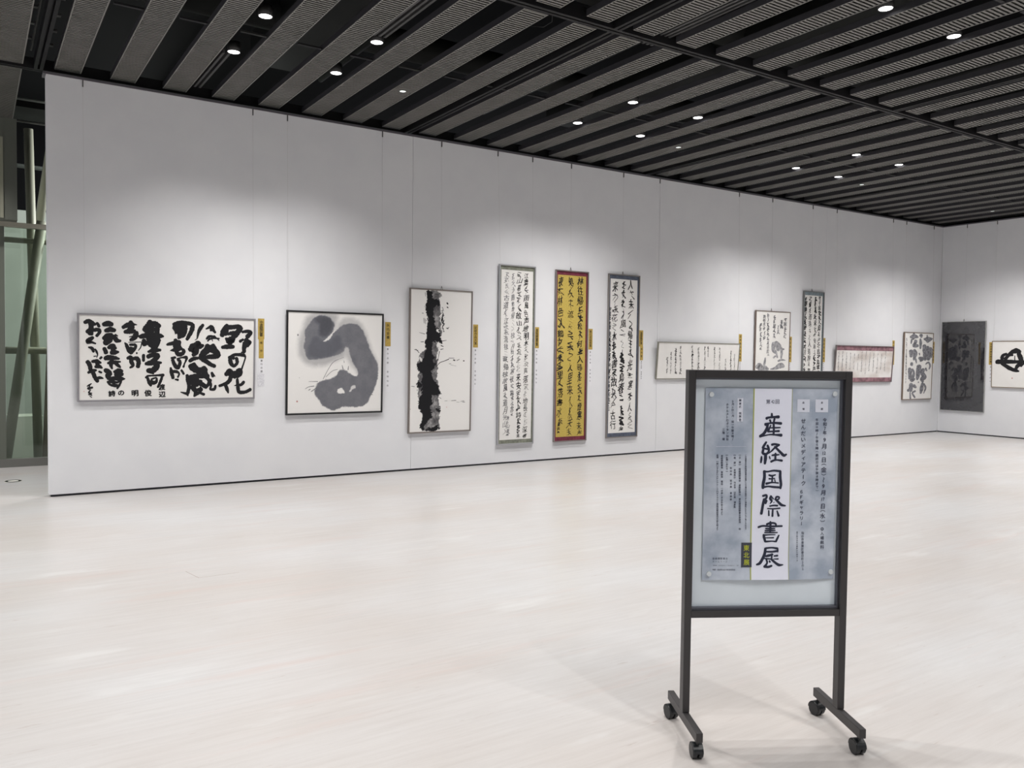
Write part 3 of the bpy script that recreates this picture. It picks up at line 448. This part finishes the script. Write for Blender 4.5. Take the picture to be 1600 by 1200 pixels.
ART={1: ('m', 0.872, 0.93, 1.742, 0.882, 0.035, 0.074), 2: ('m', 2.963, 0.735, 1.182, 1.188, 0.035, 0.062), 3: ('m', 4.493, 0.461, 0.892, 1.796, 0.032, 0.052), 4: ('m', 5.793, 0.252, 0.579, 2.386, 0.034, 0.044), 5: ('m', 6.715, 0.248, 0.572, 2.378, 0.032, 0.036), 6: ('m', 7.651, 0.261, 0.594, 2.371, 0.032, 0.038), 7: ('m', 8.597, 1.107, 1.783, 0.567, 0.032, 0.075), 8: ('m', 10.778, 0.455, 0.868, 1.775, 0.032, 0.045), 9: ('m', 11.999, 0.285, 0.556, 2.327, 0.032, 0.04), 10: ('m', 12.895, 1.018, 1.759, 0.676, 0.032, 0.07), 11: ('m', 15.024, 0.667, 0.998, 1.313, 0.032, 0.046), 12: ('r', 9.152, 0.445, 0.862, 1.765, 0.03, 0.04), 13: ('r', 8.168, 0.94, 0.9, 0.882, 0.03, 0.045)}
N1=[5,6,10,14,18,24,26,30,34,38,47,52,58,60,70,76,80,84,88,91,95,97,105,111,130,141,145,152]
NT=[11,24,33,46,57,70]


# ------------------------------------------------------------------ framed works
def C(*c): return tuple(c)
def fr_mat(name, c, metal=.3, rough=.4): return P(name, c, rough, metal)
#  frame width, frame colour, recess, mat (top, bottom, side, colour) , paper, wires (fractions), label
SPEC = {
 1: (.018, C(.30, .29, .31), .006, None, 'paper', (.04, 1.728 / 1.742), 'wide white framed calligraphy of thick black characters, leftmost on the long wall', 'thin grey metal'),
 2: (.020, C(.02, .02, .022), .006, None, 'paper', (.018, .993), 'square black framed ink wash with one broad grey curling brush form', 'black'),
 3: (.017, C(.22, .19, .175), .006, None, 'paper', (.5,), 'tall framed sheet with a ragged black and grey vertical ink column', ''),
 4: (.016, C(.42, .42, .44), .016, (.052, .050, .020, C(.20, .21, .165)), 'paper', (-.04, .91), 'tall narrow silver framed scroll of fine grey cursive with olive mount', ''),
 5: (.014, C(.24, .21, .20), .016, (.052, .055, .024, C(.16, .022, .045)), 'paper_gold', (.45,), 'tall narrow scroll with gold paper, black cursive and maroon mount', ''),
 6: (.014, C(.24, .22, .21), .016, (.055, .055, .026, C(.085, .10, .14)), 'paper', (.45,), 'tall narrow scroll with heavy cursive on white and slate blue mount', ''),
 7: (.013, C(.27, .26, .22), .006, None, 'paper', (.02, .99), 'long low white framed sheet with thin sparse kana columns', ''),
 8: (.013, C(.20, .15, .13), .006, None, 'paper', (.45,), 'upright framed sheet with big pale grey characters among small columns, half behind the poster board', ''),
 9: (.012, C(.20, .20, .20), .014, (.058, .058, .028, C(.19, .235, .26)), 'paper', (.40,), 'tall narrow scroll of dense small cursive in blue grey mount behind the poster board', ''),
 10: (.012, C(.20, .17, .17), .014, (.080, .075, .004, C(.22, .115, .135)), 'paper_brown', (.0, .975), 'long low framed sheet with maroon bands above and below', ''),
 11: (.013, C(.22, .16, .12), .006, None, 'paper', (.02, .97), 'near square white framed sheet of heavy dark grey characters beside the corner', ''),
 12: (.010, C(.38, .38, .37), .006, None, 'paper_dark', (.5,), 'dark charcoal framed work behind shiny glass beside the corner on the end wall', ''),
 13: (.012, C(.24, .18, .12), .006, None, 'paper', (.015, .985), 'square white framed work with one bold black character at the right edge', ''),
}
M['paper_brown'] = noisy(P('paper_brown', (.6, .55, .52), .8), 1.7, (.60, .54, .50), (.82, .80, .78), (1, 1, 1.8), 4, lo=.34, hi=.54)
M['paper_dark'] = noisy(P('paper_dark', (.05, .05, .055), .06, spec=1.), 5, (.024, .024, .029), (.032, .032, .037)); M['paper_dark'].node_tree.nodes['Principled BSDF'].inputs['Roughness'].default_value = .02
def work(k):
    wall, a0, z0, w_, h, db, dt = ART[k]; fw, fc, rec, mat, pap, wires, label, _ = SPEC[k]; a = math.asin((dt - db) / h)
    loc, rz = (((a0 + w_ / 2, YW - db, z0)), 0) if wall == 'm' else ((XC - db, a0 - w_ / 2, z0), -math.pi / 2)
    root = empty('framed_artwork', loc, (a, 0, rz)); tag(root, label, 'artwork')
    hw = w_ / 2; dep = .029; vs, fs = [], []
    BB(vs, fs, -hw, -hw + fw, 0, dep, 0, h); BB(vs, fs, hw - fw, hw, 0, dep, 0, h); BB(vs, fs, -hw + fw, hw - fw, 0, dep, 0, fw); BB(vs, fs, -hw + fw, hw - fw, 0, dep, h - fw, h)
    mk('frame', vs, fs, fr_mat('frame_finish', fc), root, bevel=.0015)
    box('backboard', -hw + fw, hw - fw, rec + .004, dep - .002, fw, h - fw, M['duct'], root)
    mt, mb, ms = (0, 0, 0)
    if mat:
        mt, mb, ms, mc = mat; mm = noisy(P('mount_silk', mc, .7), 30 if k != 10 else 12, tuple(c * .8 for c in mc), tuple(min(1, c * (1.25 if k != 10 else 1.7)) for c in mc))
        vs, fs = [], []; i0, i1, j0, j1 = -hw + fw, hw - fw, fw, h - fw; y = rec; Y2 = rec + .003
        BB(vs, fs, i0, i0 + ms, y, Y2, j0, j1); BB(vs, fs, i1 - ms, i1, y, Y2, j0, j1); BB(vs, fs, i0 + ms, i1 - ms, y, Y2, j1 - mt, j1); BB(vs, fs, i0 + ms, i1 - ms, y, Y2, j0, j0 + mb)
        mk('mount', vs, fs, mm, root)
    i0, i1, j0, j1 = -hw + fw + ms, hw - fw - ms, fw + mb, h - fw - mt; yp = rec + .001
    s = SC[str(k)]
    if k == 2: washed('paper', i1 - i0, j0, j1, P2, s, .0052, yp, root, 5, (.135, .138, .160), .05)
    elif k == 3: washed('paper', i1 - i0, j0, j1, P3, s, .0055, yp, root, 11, (.15, .145, .15), .55, 1, 2.4)
    else: box('paper', i0, i1, yp, yp + .002, j0, j1, M[pap], root)
    yi = yp - .0012
    ink = {11: 'ink_grey', 8: 'ink_pale'}.get(k, 'ink'); vs, fs = [], []
    D = {1: S1, 2: S2, 3: S3, 8: S8, 11: S11, 13: S13}.get(k)
    if D:
        wm_ = {1: 1.3, 13: 1.25, 11: 1.3, 8: 1.2}.get(k, 1.)
        if k in (1, 13):
            n0 = 0
            for n1 in (N1 if k == 1 else [len(D)]):
                cv_, cf_ = [], []; strokes(cv_, cf_, D[n0:n1], yi, s, k * 7 + n0, .10, wm_ * (.92 if k == 1 and n1 <= 60 else 1.)); mk('character', cv_, cf_, M[ink], root); n0 = n1
        else: strokes(vs, fs, D, yi, s, k, .10 if k in (1,) else .07, {1: 1.38, 13: 1.25, 11: 1.3, 8: 1.2}.get(k, 1.))
        if k in (1,):
            for ch, x, z, sz in (('渡', -.090, .140, .062), ('辺', -.085, .065, .062), ('俊', -.222, .080, .066), ('明', -.345, .080, .064), ('の', -.475, .085, .06), ('詩', -.560, .080, .060)):
                put(vs, fs, ch, x, z, sz, yi, sx=1.05, rot=.06, bold=.003)
        if vs: mk('brushwork', vs, fs, {2: M['ink_soft']}.get(k, M[ink]), root)['kind'] = 'stuff'
    cl = COLS.get(str(k))
    if cl:
        for g in (0, 1):
            vs, fs = [], []
            for n, c in enumerate(cl):
                if c[7] == g: cursive(vs, fs, c, yi, s, k * 50 + n, {5: .62, 6: .5, 4: .45, 9: .5, 7: 0., 10: 0., 8: .3}.get(k, .3))
            if vs: mk('writing', vs, fs, M['ink'] if g == 0 else M['ink_soft'], root)['kind'] = 'stuff'
    sl = SEAL.get(str(k))
    if sl:
        r_ = sl[2] / 10 / 2; x, z = sl[0] / 1000, sl[1] / 1000; ax, az = r_ / s[0], r_ / s[1]; vs, fs = [], []
        for q0, q1, q2, q3 in ((-1, 1, .6, 1), (-1, 1, -1, -.6), (-1, -.6, -1, 1), (.6, 1, -1, 1), (-.2, .2, -.8, .8), (-.6, .6, -.1, .25)):
            n = len(vs); vs += [(x + q0 * ax, yi - .0001, z + q2 * az), (x + q1 * ax, yi - .0001, z + q2 * az), (x + q1 * ax, yi - .0001, z + q3 * az), (x + q0 * ax, yi - .0001, z + q3 * az)]; fs.append((n, n + 1, n + 2, n + 3))
        mk('seal', vs, fs, M['seal'], root)
    inv = Matrix.Translation(Vector(loc)) @ Matrix.Rotation(rz, 4, 'Z') @ Matrix.Rotation(a, 4, 'X'); inv = inv.inverted()
    for f in wires:
        x = -hw + f * w_
        top = Vector((a0 + w_ / 2 + x, YW - .004, ZT - .012)) if wall == 'm' else Vector((XC - .004, a0 - w_ / 2 - x, ZT - .012))
        t_ = inv @ top; vs, fs = [], []; tube(vs, fs, t_, (min(max(x, -hw + .02), hw - .02), dep * .6, h - .004), .0010, 6); wr_ = mk('hanging_wire', vs, fs, M['wire'], root)
        vs, fs = [], []; BB(vs, fs, t_.x - .005, t_.x + .005, t_.y - .008, t_.y + .003, t_.z - .055, t_.z + .012); mk('hook', vs, fs, M['hook'], wr_)
    if len(wires) == 1:
        vs, fs = [], []; xx = -hw + wires[0] * w_; tube(vs, fs, (xx - .012, dep * .5, h - .002), (xx, dep * .6, h + .045), .003, 6); tube(vs, fs, (xx + .012, dep * .5, h - .002), (xx, dep * .6, h + .045), .003, 6); mk('hanger', vs, fs, M['hook'], root)
for k in range(1, 14): work(k)

# ------------------------------------------------------------------ award strips and captions beside the works
def strip(nm, x0, x1, z0, z1, t, label, cat, m, group=None, wall='m', off=.0015, size=.042, ink='ink', sub=None):
    w_ = x1 - x0; loc = ((x0 + x1) / 2, YW - off, z0) if wall == 'm' else (XC - off, (x0 + x1) / 2, z0); rz = 0 if wall == 'm' else -math.pi / 2
    r_ = empty(nm, loc, (0, 0, rz)); tag(r_, label, cat, group); w_ = abs(w_); h = z1 - z0
    box('card', -w_ / 2, w_ / 2, -.0012, .0012, 0, h, m, r_)
    if t:
        vs, fs = [], []; n = len(t)
        for i, c in enumerate(t): 
            if c not in ' 　': put(vs, fs, c, 0, h * (1 - (i + .55) / n) if nm == 'caption_card' else h - .04 - i * (h - .07) / max(1, n - .4), size * .92, -.0018, bold=.0004 if nm != 'caption_card' else 0)
        mk('lettering', vs, fs, M[ink], r_)['kind'] = 'stuff'
    return r_
near = {1: 'wide thick-brushed work at far left', 2: 'square grey ink wash', 3: 'ragged black ink column', 4: 'silver framed cursive scroll', 5: 'gold paper scroll', 6: 'slate mounted scroll', 7: 'long low kana sheet', 8: 'pale grey character sheet', 9: 'blue grey mounted scroll', 10: 'maroon banded sheet', 11: 'near square sheet by the corner'}
AW = {1: (2.659, 2.729, 1.588, 1.818, '中道龍岩書'), 2: (4.191, 4.262, 1.536, 1.828, '矢内会書　'), 3: (5.424, 5.496, 1.539, 1.835, '記録作品大賞'), 4: (6.392, 6.462, 1.544, 1.829, '産経国際書会賞'), 5: (7.319, 7.391, 1.537, 1.831, '東北支部長賞'),
      6: (8.277, 8.350, 1.595, 1.835, '産経新聞社賞'), 7: (10.424, 10.496, 1.384, 1.829, '国際書会会長賞'), 8: (11.668, 11.744, 1.379, 1.815, '東北放送社賞'), 9: (12.584, 12.656, 1.384, 1.813, '仙台市長大賞'), 10: (14.690, 14.762, 1.346, 1.809, '宮城県知事賞'), 11: (16.06, 16.13, 1.38, 1.81, '審査員特別賞')}
for k, (x0, x1, z0, z1, t) in AW.items(): strip('award_strip', x0, x1, z0, z1, t, 'gold strip with black lettering right of the ' + near[k], 'label', M['gold'], 'gold award strips')
strip('award_strip', 2.668, 2.722, 1.378, 1.588, '秀作', 'narrow lower gold strip right of the ' + near[1], 'label', M['gold'], 'gold award strips', size=.030)
strip('award_strip', 8.296, 8.354, 1.392, 1.595, '秀作賞', 'narrow lower gold strip right of the ' + near[6], 'label', M['gold'], 'gold award strips', size=.034)
CP = {1: (2.672, 2.725, 1.215, 1.372), 2: (4.20, 4.25, .98, 1.53), 3: (5.434, 5.484, .99, 1.532), 4: (6.40, 6.45, 1.0, 1.538), 5: (7.33, 7.38, 1.02, 1.53), 6: (8.30, 8.35, 1.08, 1.386), 7: (10.435, 10.485, 1.05, 1.378), 8: (11.68, 11.73, 1.05, 1.372), 9: (12.595, 12.645, 1.05, 1.378)}
for k, (x0, x1, z0, z1) in CP.items():
    n = 4 if z1 - z0 < .2 else 10; strip('caption_card', x0, x1, z0, z1, ('書作品題名作者解説文字東北' * 2)[:4] + ('' if n == 4 else '　宮城仙台　'), 'slim white caption card right of the ' + near[k], 'label', M['card'], 'white caption cards', size=.026, ink='ink')
strip('award_strip', 8.163, 8.235, 1.37, 1.80, '宮城県議会議長賞', 'gold and brown strip on the end wall between the charcoal work and the bold character', 'label', M['gold'], 'gold award strips', wall='r')
strip('caption_card', 8.172, 8.225, 1.02, 1.364, '書作品東北', 'slim white caption card on the end wall left of the bold character', 'label', M['card'], 'white caption cards', wall='r', size=.026)
box('booklet', 2.655, 2.73, YW - .003, YW - .0005, 1.065, 1.205, noisy(P('print_grey', (.66, .66, .7), .7), 60, (.60, .60, .64), (.78, .78, .81)))
tag(bpy.data.objects['booklet'], 'small pale grey explanatory sheet low beside the thick-brushed work at far left', 'label')

# ================================================================== poster stand
TH = math.radians(-28.7); st_loc = (2.5235, 2.0765, 0)
st = empty('poster_stand', st_loc, (0, 0, TH)); tag(st, 'dark brown metal poster stand on casters, standing on the pale floor at right', 'sign stand')
# local x along the board, local -y towards the viewer
SH = M['steel']
for s_ in (-1, 1): box('post', s_ * .303 - .0135, s_ * .303 + .0135, -.022, .022, .105, 1.402, SH, st, bevel=.002)
box('top_rail', -.2895, .2895, -.022, .022, 1.372, 1.402, SH, st, bevel=.002)
box('bottom_rail', -.2895, .2895, -.020, .022, .466, .492, SH, st, bevel=.002)
vs, fs = [], []; q0, q1, z0, z1 = -.2895, .2895, .492, 1.372
for b in ((q0, q0 + .006, z0, z1), (q1 - .006, q1, z0, z1), (q0 + .006, q1 - .006, z1 - .006, z1), (q0 + .006, q1 - .006, z0, z0 + .010)): BB(vs, fs, b[0], b[1], -.004, .018, b[2], b[3])
mk('inner_frame', vs, fs, M['steel2'], st)
box('backing_board', -.284, .284, .012, .018, .500, 1.367, M['board'], st)
for s_ in (-1, 1):
    box('foot', s_ * .303 - .0125, s_ * .303 + .0125, -.192, .190, .070, .105, SH, st, bevel=.002)
    for e_ in (-1, 1):
        c = empty('caster', (s_ * .303, e_ * .165 - .0, 0), (0, 0, (.02, .28, .12, .36)[(s_ + 1) + (e_ + 1) // 2]), st)
        vs, fs = [], []
        for xx in (-.020, .0025): tube(vs, fs, (xx, .008, .0270), (xx + .0175, .008, .0270), .0270, 20)
        mk('wheel', vs, fs, M['rubber'], c, False, .003)
        vs, fs = [], []; tube(vs, fs, (0, 0, .050), (0, 0, .071), .007, 10); BB(vs, fs, -.0035, .0035, -.006, .018, .018, .05)
        n_ = 12
        for i in range(n_):
            a0, a1 = math.pi * i / n_, math.pi * (i + 1) / n_; k = len(vs)
            for a_ in (a0, a1):
                for rr in (.0278, .0305):
                    for xx in (-.018, .018): vs.append((xx, .008 + rr * math.cos(a_), .0270 + rr * math.sin(a_)))
            fs += [(k + 2, k + 3, k + 7, k + 6), (k, k + 4, k + 5, k + 1), (k, k + 2, k + 6, k + 4), (k + 1, k + 5, k + 7, k + 3)]
        mk('hood', vs, fs, M['rubber'], c)
# the poster: a bowed sheet held by four magnets (origin at its lower edge)
po = empty('poster', st_loc, (0, 0, TH)); tag(po, 'blue grey exhibition poster with a white title strip pinned on the stand board', 'poster')
def bow(x, z):
    u = (x - .015) / .258; v = max(0., (.72 - z) / .116); return .0065 - .0085 * v * v * (1 - u * u) - .0015 * (1 - u * u)
pm = noisy(P('poster_wash', (.36, .42, .52), .55), 7.5, (.33, .385, .475), (.60, .65, .73), (1, 1, 1), 5, lo=.38, hi=.64)
def sheet(name, x0, x1, z0, z1, m, off, parent, nx=14, nz=30):
    vs, fs = [], []
    for j in range(nz + 1):
        for i in range(nx + 1): x = x0 + (x1 - x0) * i / nx; z = z0 + (z1 - z0) * j / nz; vs.append((x, bow(x, z) - off, z))
    for j in range(nz):
        for i in range(nx): k = j * (nx + 1) + i; fs.append((k, k + 1, k + nx + 2, k + nx + 1))
    return mk(name, vs, fs, m, parent, True)
sheet('sheet', -.243, .2735, .604, 1.334, pm, 0, po, 20, 40)
sheet('title_strip', -.054, .0915, .6045, 1.3335, P('strip_white', (.80, .82, .93), .55), .0007, po)
yg = P('strip_edge', (.42, .46, .12), .6)
sheet('strip_edge', -.0585, -.054, .6045, 1.3335, yg, .0009, po, 1); sheet('strip_edge', .0915, .0945, .6045, 1.3335, P('strip_edge_dim', (.36, .38, .22), .6), .0009, po, 1)
lab = P('label_pale', (.68, .71, .80), .6)
sheet('heading_box', -.120, -.098, 1.208, 1.297, lab, .0009, po, 2, 6)
sheet('heading_box', .113, .162, 1.245, 1.294, lab, .0009, po, 3, 4); sheet('heading_box', .185, .235, 1.245, 1.294, lab, .0009, po, 3, 4)
sheet('badge', -.0930, -.0520, .652, .746, P('badge_dark', (.045, .05, .07), .5), .0012, po, 3, 6)
sheet('divider', -.199, -.083, 1.1125, 1.1135, lab, .0009, po, 8, 1)
def warp(vs): return [(x, bow(x, z) + y, z) for x, y, z in vs]
vs, fs = [], []
n0 = 0
for n1 in NT:
  vs, fs = [], []
  for i, s_ in enumerate(T[n0:n1]): brush(vs, fs, [(s_[j] / 1e4, s_[j + 1] / 1e4, s_[j + 2] / 10 * 1.12) for j in range(0, len(s_), 3)], -.0016 - (i % 7) * .00002, 400, 400, i, .03)
  mk('title_character', warp(vs), fs, M['title'], po); n0 = n1
G = {'k': ([], []), 'g': ([], []), 'y': ([], [])}
for t, x0, z0, x1, z1, sz, c, hz in PT:
    v_, f_ = G[c[0]]; s_ = sz / 400
    if hz and len(t) > 2 and not t.isdigit():
        cs = cells(t); off = -(len(cs) - 1) / 2
        for i, ch in enumerate(cs): put(v_, f_, ch, x0 / 1e4 + (off + i) * s_ * 1.0, z0 / 1e4, s_ * .95, -.0018, sx=1 if len(ch) == 1 else .72, bold=.00012)
    elif hz:
        cc = t; put(v_, f_, {'︵': '(', '︶': ')'}.get(cc, cc), x0 / 1e4, z0 / 1e4, s_ * (1.0 if cc.isdigit() else .95), -.0018, rot=-math.pi / 2 if cc in '︵︶〜' else 0, sx=.78 if len(cc) == 2 else 1., bold=.00012)
    else: vtext(v_, f_, t, x0 / 1e4, z0 / 1e4, x1 / 1e4, z1 / 1e4, s_, -.0018, bold=.00020 if s_ > .012 else .00012)
for t, x0, z0, x1, z1, sz in HR: htext(*G['k'], t, x0 / 1e4, z0 / 1e4, x1 / 1e4, z1 / 1e4, sz / 400, -.0018)
mk('lettering', warp(G['k'][0]), G['k'][1], P('print_navy', (.03, .035, .07), .6), po)['kind'] = 'stuff'
mk('edition_lettering', warp(G['g'][0]), G['g'][1], P('print_grey_ink', (.13, .14, .19), .6), po)['kind'] = 'stuff'
mk('badge_lettering', warp(G['y'][0]), G['y'][1], P('print_lime', (.50, .55, .03), .6), po)['kind'] = 'stuff'
for x, z, lb in ((-.221, 1.310, 'upper left'), (.260, 1.316, 'upper right'), (-.218, .628, 'lower left'), (.261, .631, 'lower right')):
    p_ = Vector(st_loc) + Matrix.Rotation(TH, 3, 'Z') @ Vector((x, bow(x, z) - .0004, z)); vs, fs = [], []
    tube(vs, fs, (0, 0, 0), (0, -.006, 0), .0100, 20, .0092); o = mk('magnet', vs, fs, P('magnet_white', (.62, .66, .68), .4), None, False, .001)
    o.location = p_; o.rotation_euler = (0, 0, TH); tag(o, 'round white magnet at the %s corner of the poster' % lb, 'magnet', 'magnets holding the poster')

# ================================================================== glazed shaft beyond the wall's left end
box('floor_outlet', .29, .45, 10.43, 10.60, 0, .003, P('outlet_plate', (.66, .65, .60), .5))
fo = bpy.data.objects['floor_outlet']; tag(fo, 'small round-rimmed outlet cover set in the floor near the glazed shaft', 'floor outlet')
vs, fs = [], []
for i in range(24):
    a0, a1 = 2 * math.pi * i / 24, 2 * math.pi * (i + 1) / 24; k = len(vs)
    for a_ in (a0, a1):
        for rr in (.052, .082): vs.append((.37 + rr * math.cos(a_), 10.515 + rr * 1.1 * math.sin(a_), .0036))
    fs.append((k, k + 1, k + 3, k + 2))
mk('rim', vs, fs, P('outlet_rim', (.03, .035, .03), .95, spec=0.), fo)
win = struct(empty('window_1', (0, 11.8, 0)))
fg = P('shaft_frame', (.20, .20, .185), .5); fdk = P('shaft_mullion', (.17, .185, .155), .5)
box('bottom_rail', -2.5, 2.6, -.04, .05, 0, .10, fg, win); box('transom', -2.5, 2.6, -.05, .05, 2.93, 2.985, P('transom_pale', (.50, .48, .40), .5), win)
box('mullion', .23, .345, -.03, .03, .10, 2.93, fdk, win)
box('pane', .35, 2.6, -.005, .005, .10, 2.93, M['glass'], win); box('pane', -2.5, .23, -.005, .005, .10, 2.93, M['glass'], win)
box('bulkhead', -2.5, .475, -.25, -.05, 2.985, 4.18, P('bulkhead_grey', (.155, .165, .14), .7), win)
box('light_strip', .30, .335, -.262, -.25, 3.0, 3.95, P('strip_beige', (.36, .36, .28), .6), win)
tw = empty('lattice_column', (.6, 12.6, -.3)); tag(tw, 'pale painted steel tube lattice column inside the glazed shaft at far left', 'column')
def tt(name, a, b, r, m=M['shaft']):
    vs, fs = [], []; o = Vector((.6, 12.6, -.3)); tube(vs, fs, Vector(a) - o, Vector(b) - o, r, 20); return mk(name, vs, fs, m, tw, True)
tt('tube', (.345, 12.5, -.12), (.79, 12.5, 3.12), .062); tt('tube', (.745, 12.72, -.25), (.655, 12.72, 4.35), .056); tt('tube', (.79, 12.4, -.1), (.86, 12.4, 1.6), .03, P('tube_warm', (.45, .38, .33), .5))
tt('tube', (.76, 12.9, 3.0), (1.0, 12.9, 4.75), .055); tt('tube', (.05, 12.7, -.2), (.30, 12.7, 4.4), .06); tt('tube', (1.5, 13.2, -.2), (1.3, 13.2, 4.4), .06)
tt('ring_tube', (-.6, 12.6, 1.43), (1.9, 12.6, 1.43), .046); tt('ring_tube', (-.6, 12.55, 2.86), (1.9, 12.55, 2.86), .036)
struct(box('wall_far', -3, 6, 16.0, 16.2, -.4, 3.75, M['shaftwall'])); struct(box('far_void_sheet', -3, 6, 16.0, 16.2, 3.75, 6.2, M['dark']))  # upper black sheet stands in for the dark void above the far wall
struct(box('floor_far', -3, 6, 11.8, 16.0, -.5, -.32, P('shaft_floor', (.10, .11, .10), .6)))
lg = box('ledge', .45, .92, 14.6, 15.2, -.32, .42, P('ledge_white', (.62, .66, .58), .6)); tag(lg, 'pale low ledge on the dark floor inside the glazed shaft', 'ledge')
pipe('pipe', (-2, 13.0, 4.78), (3, 13.1, 4.80), .045, P('pipe_pale', (.40, .42, .38), .4)); pipe('pipe', (-2, 12.6, 4.42), (3, 12.6, 4.40), .014, P('pipe_grey', (.2, .2, .19), .5)); pipe('pipe', (-2, 14, 4.15), (3, 14, 4.05), .03, P('pipe_dim', (.09, .10, .095), .5))
box('duct', .3, .9, 12.2, 12.9, 4.50, 4.58, M['duct'], ceil)
ld = bpy.data.lights.new('shaft_fill_light', 'AREA'); ld.energy = SHAFT_W; ld.size = 1.6; ld.color = (.97, 1, .95)  # unseen area light added to brighten the inside of the shaft
lo = bpy.data.objects.new('shaft_fill_light', ld); COL.objects.link(lo); lo.location = (3.6, 13.4, 4.3); lo.rotation_euler = (0, math.radians(40), 0)
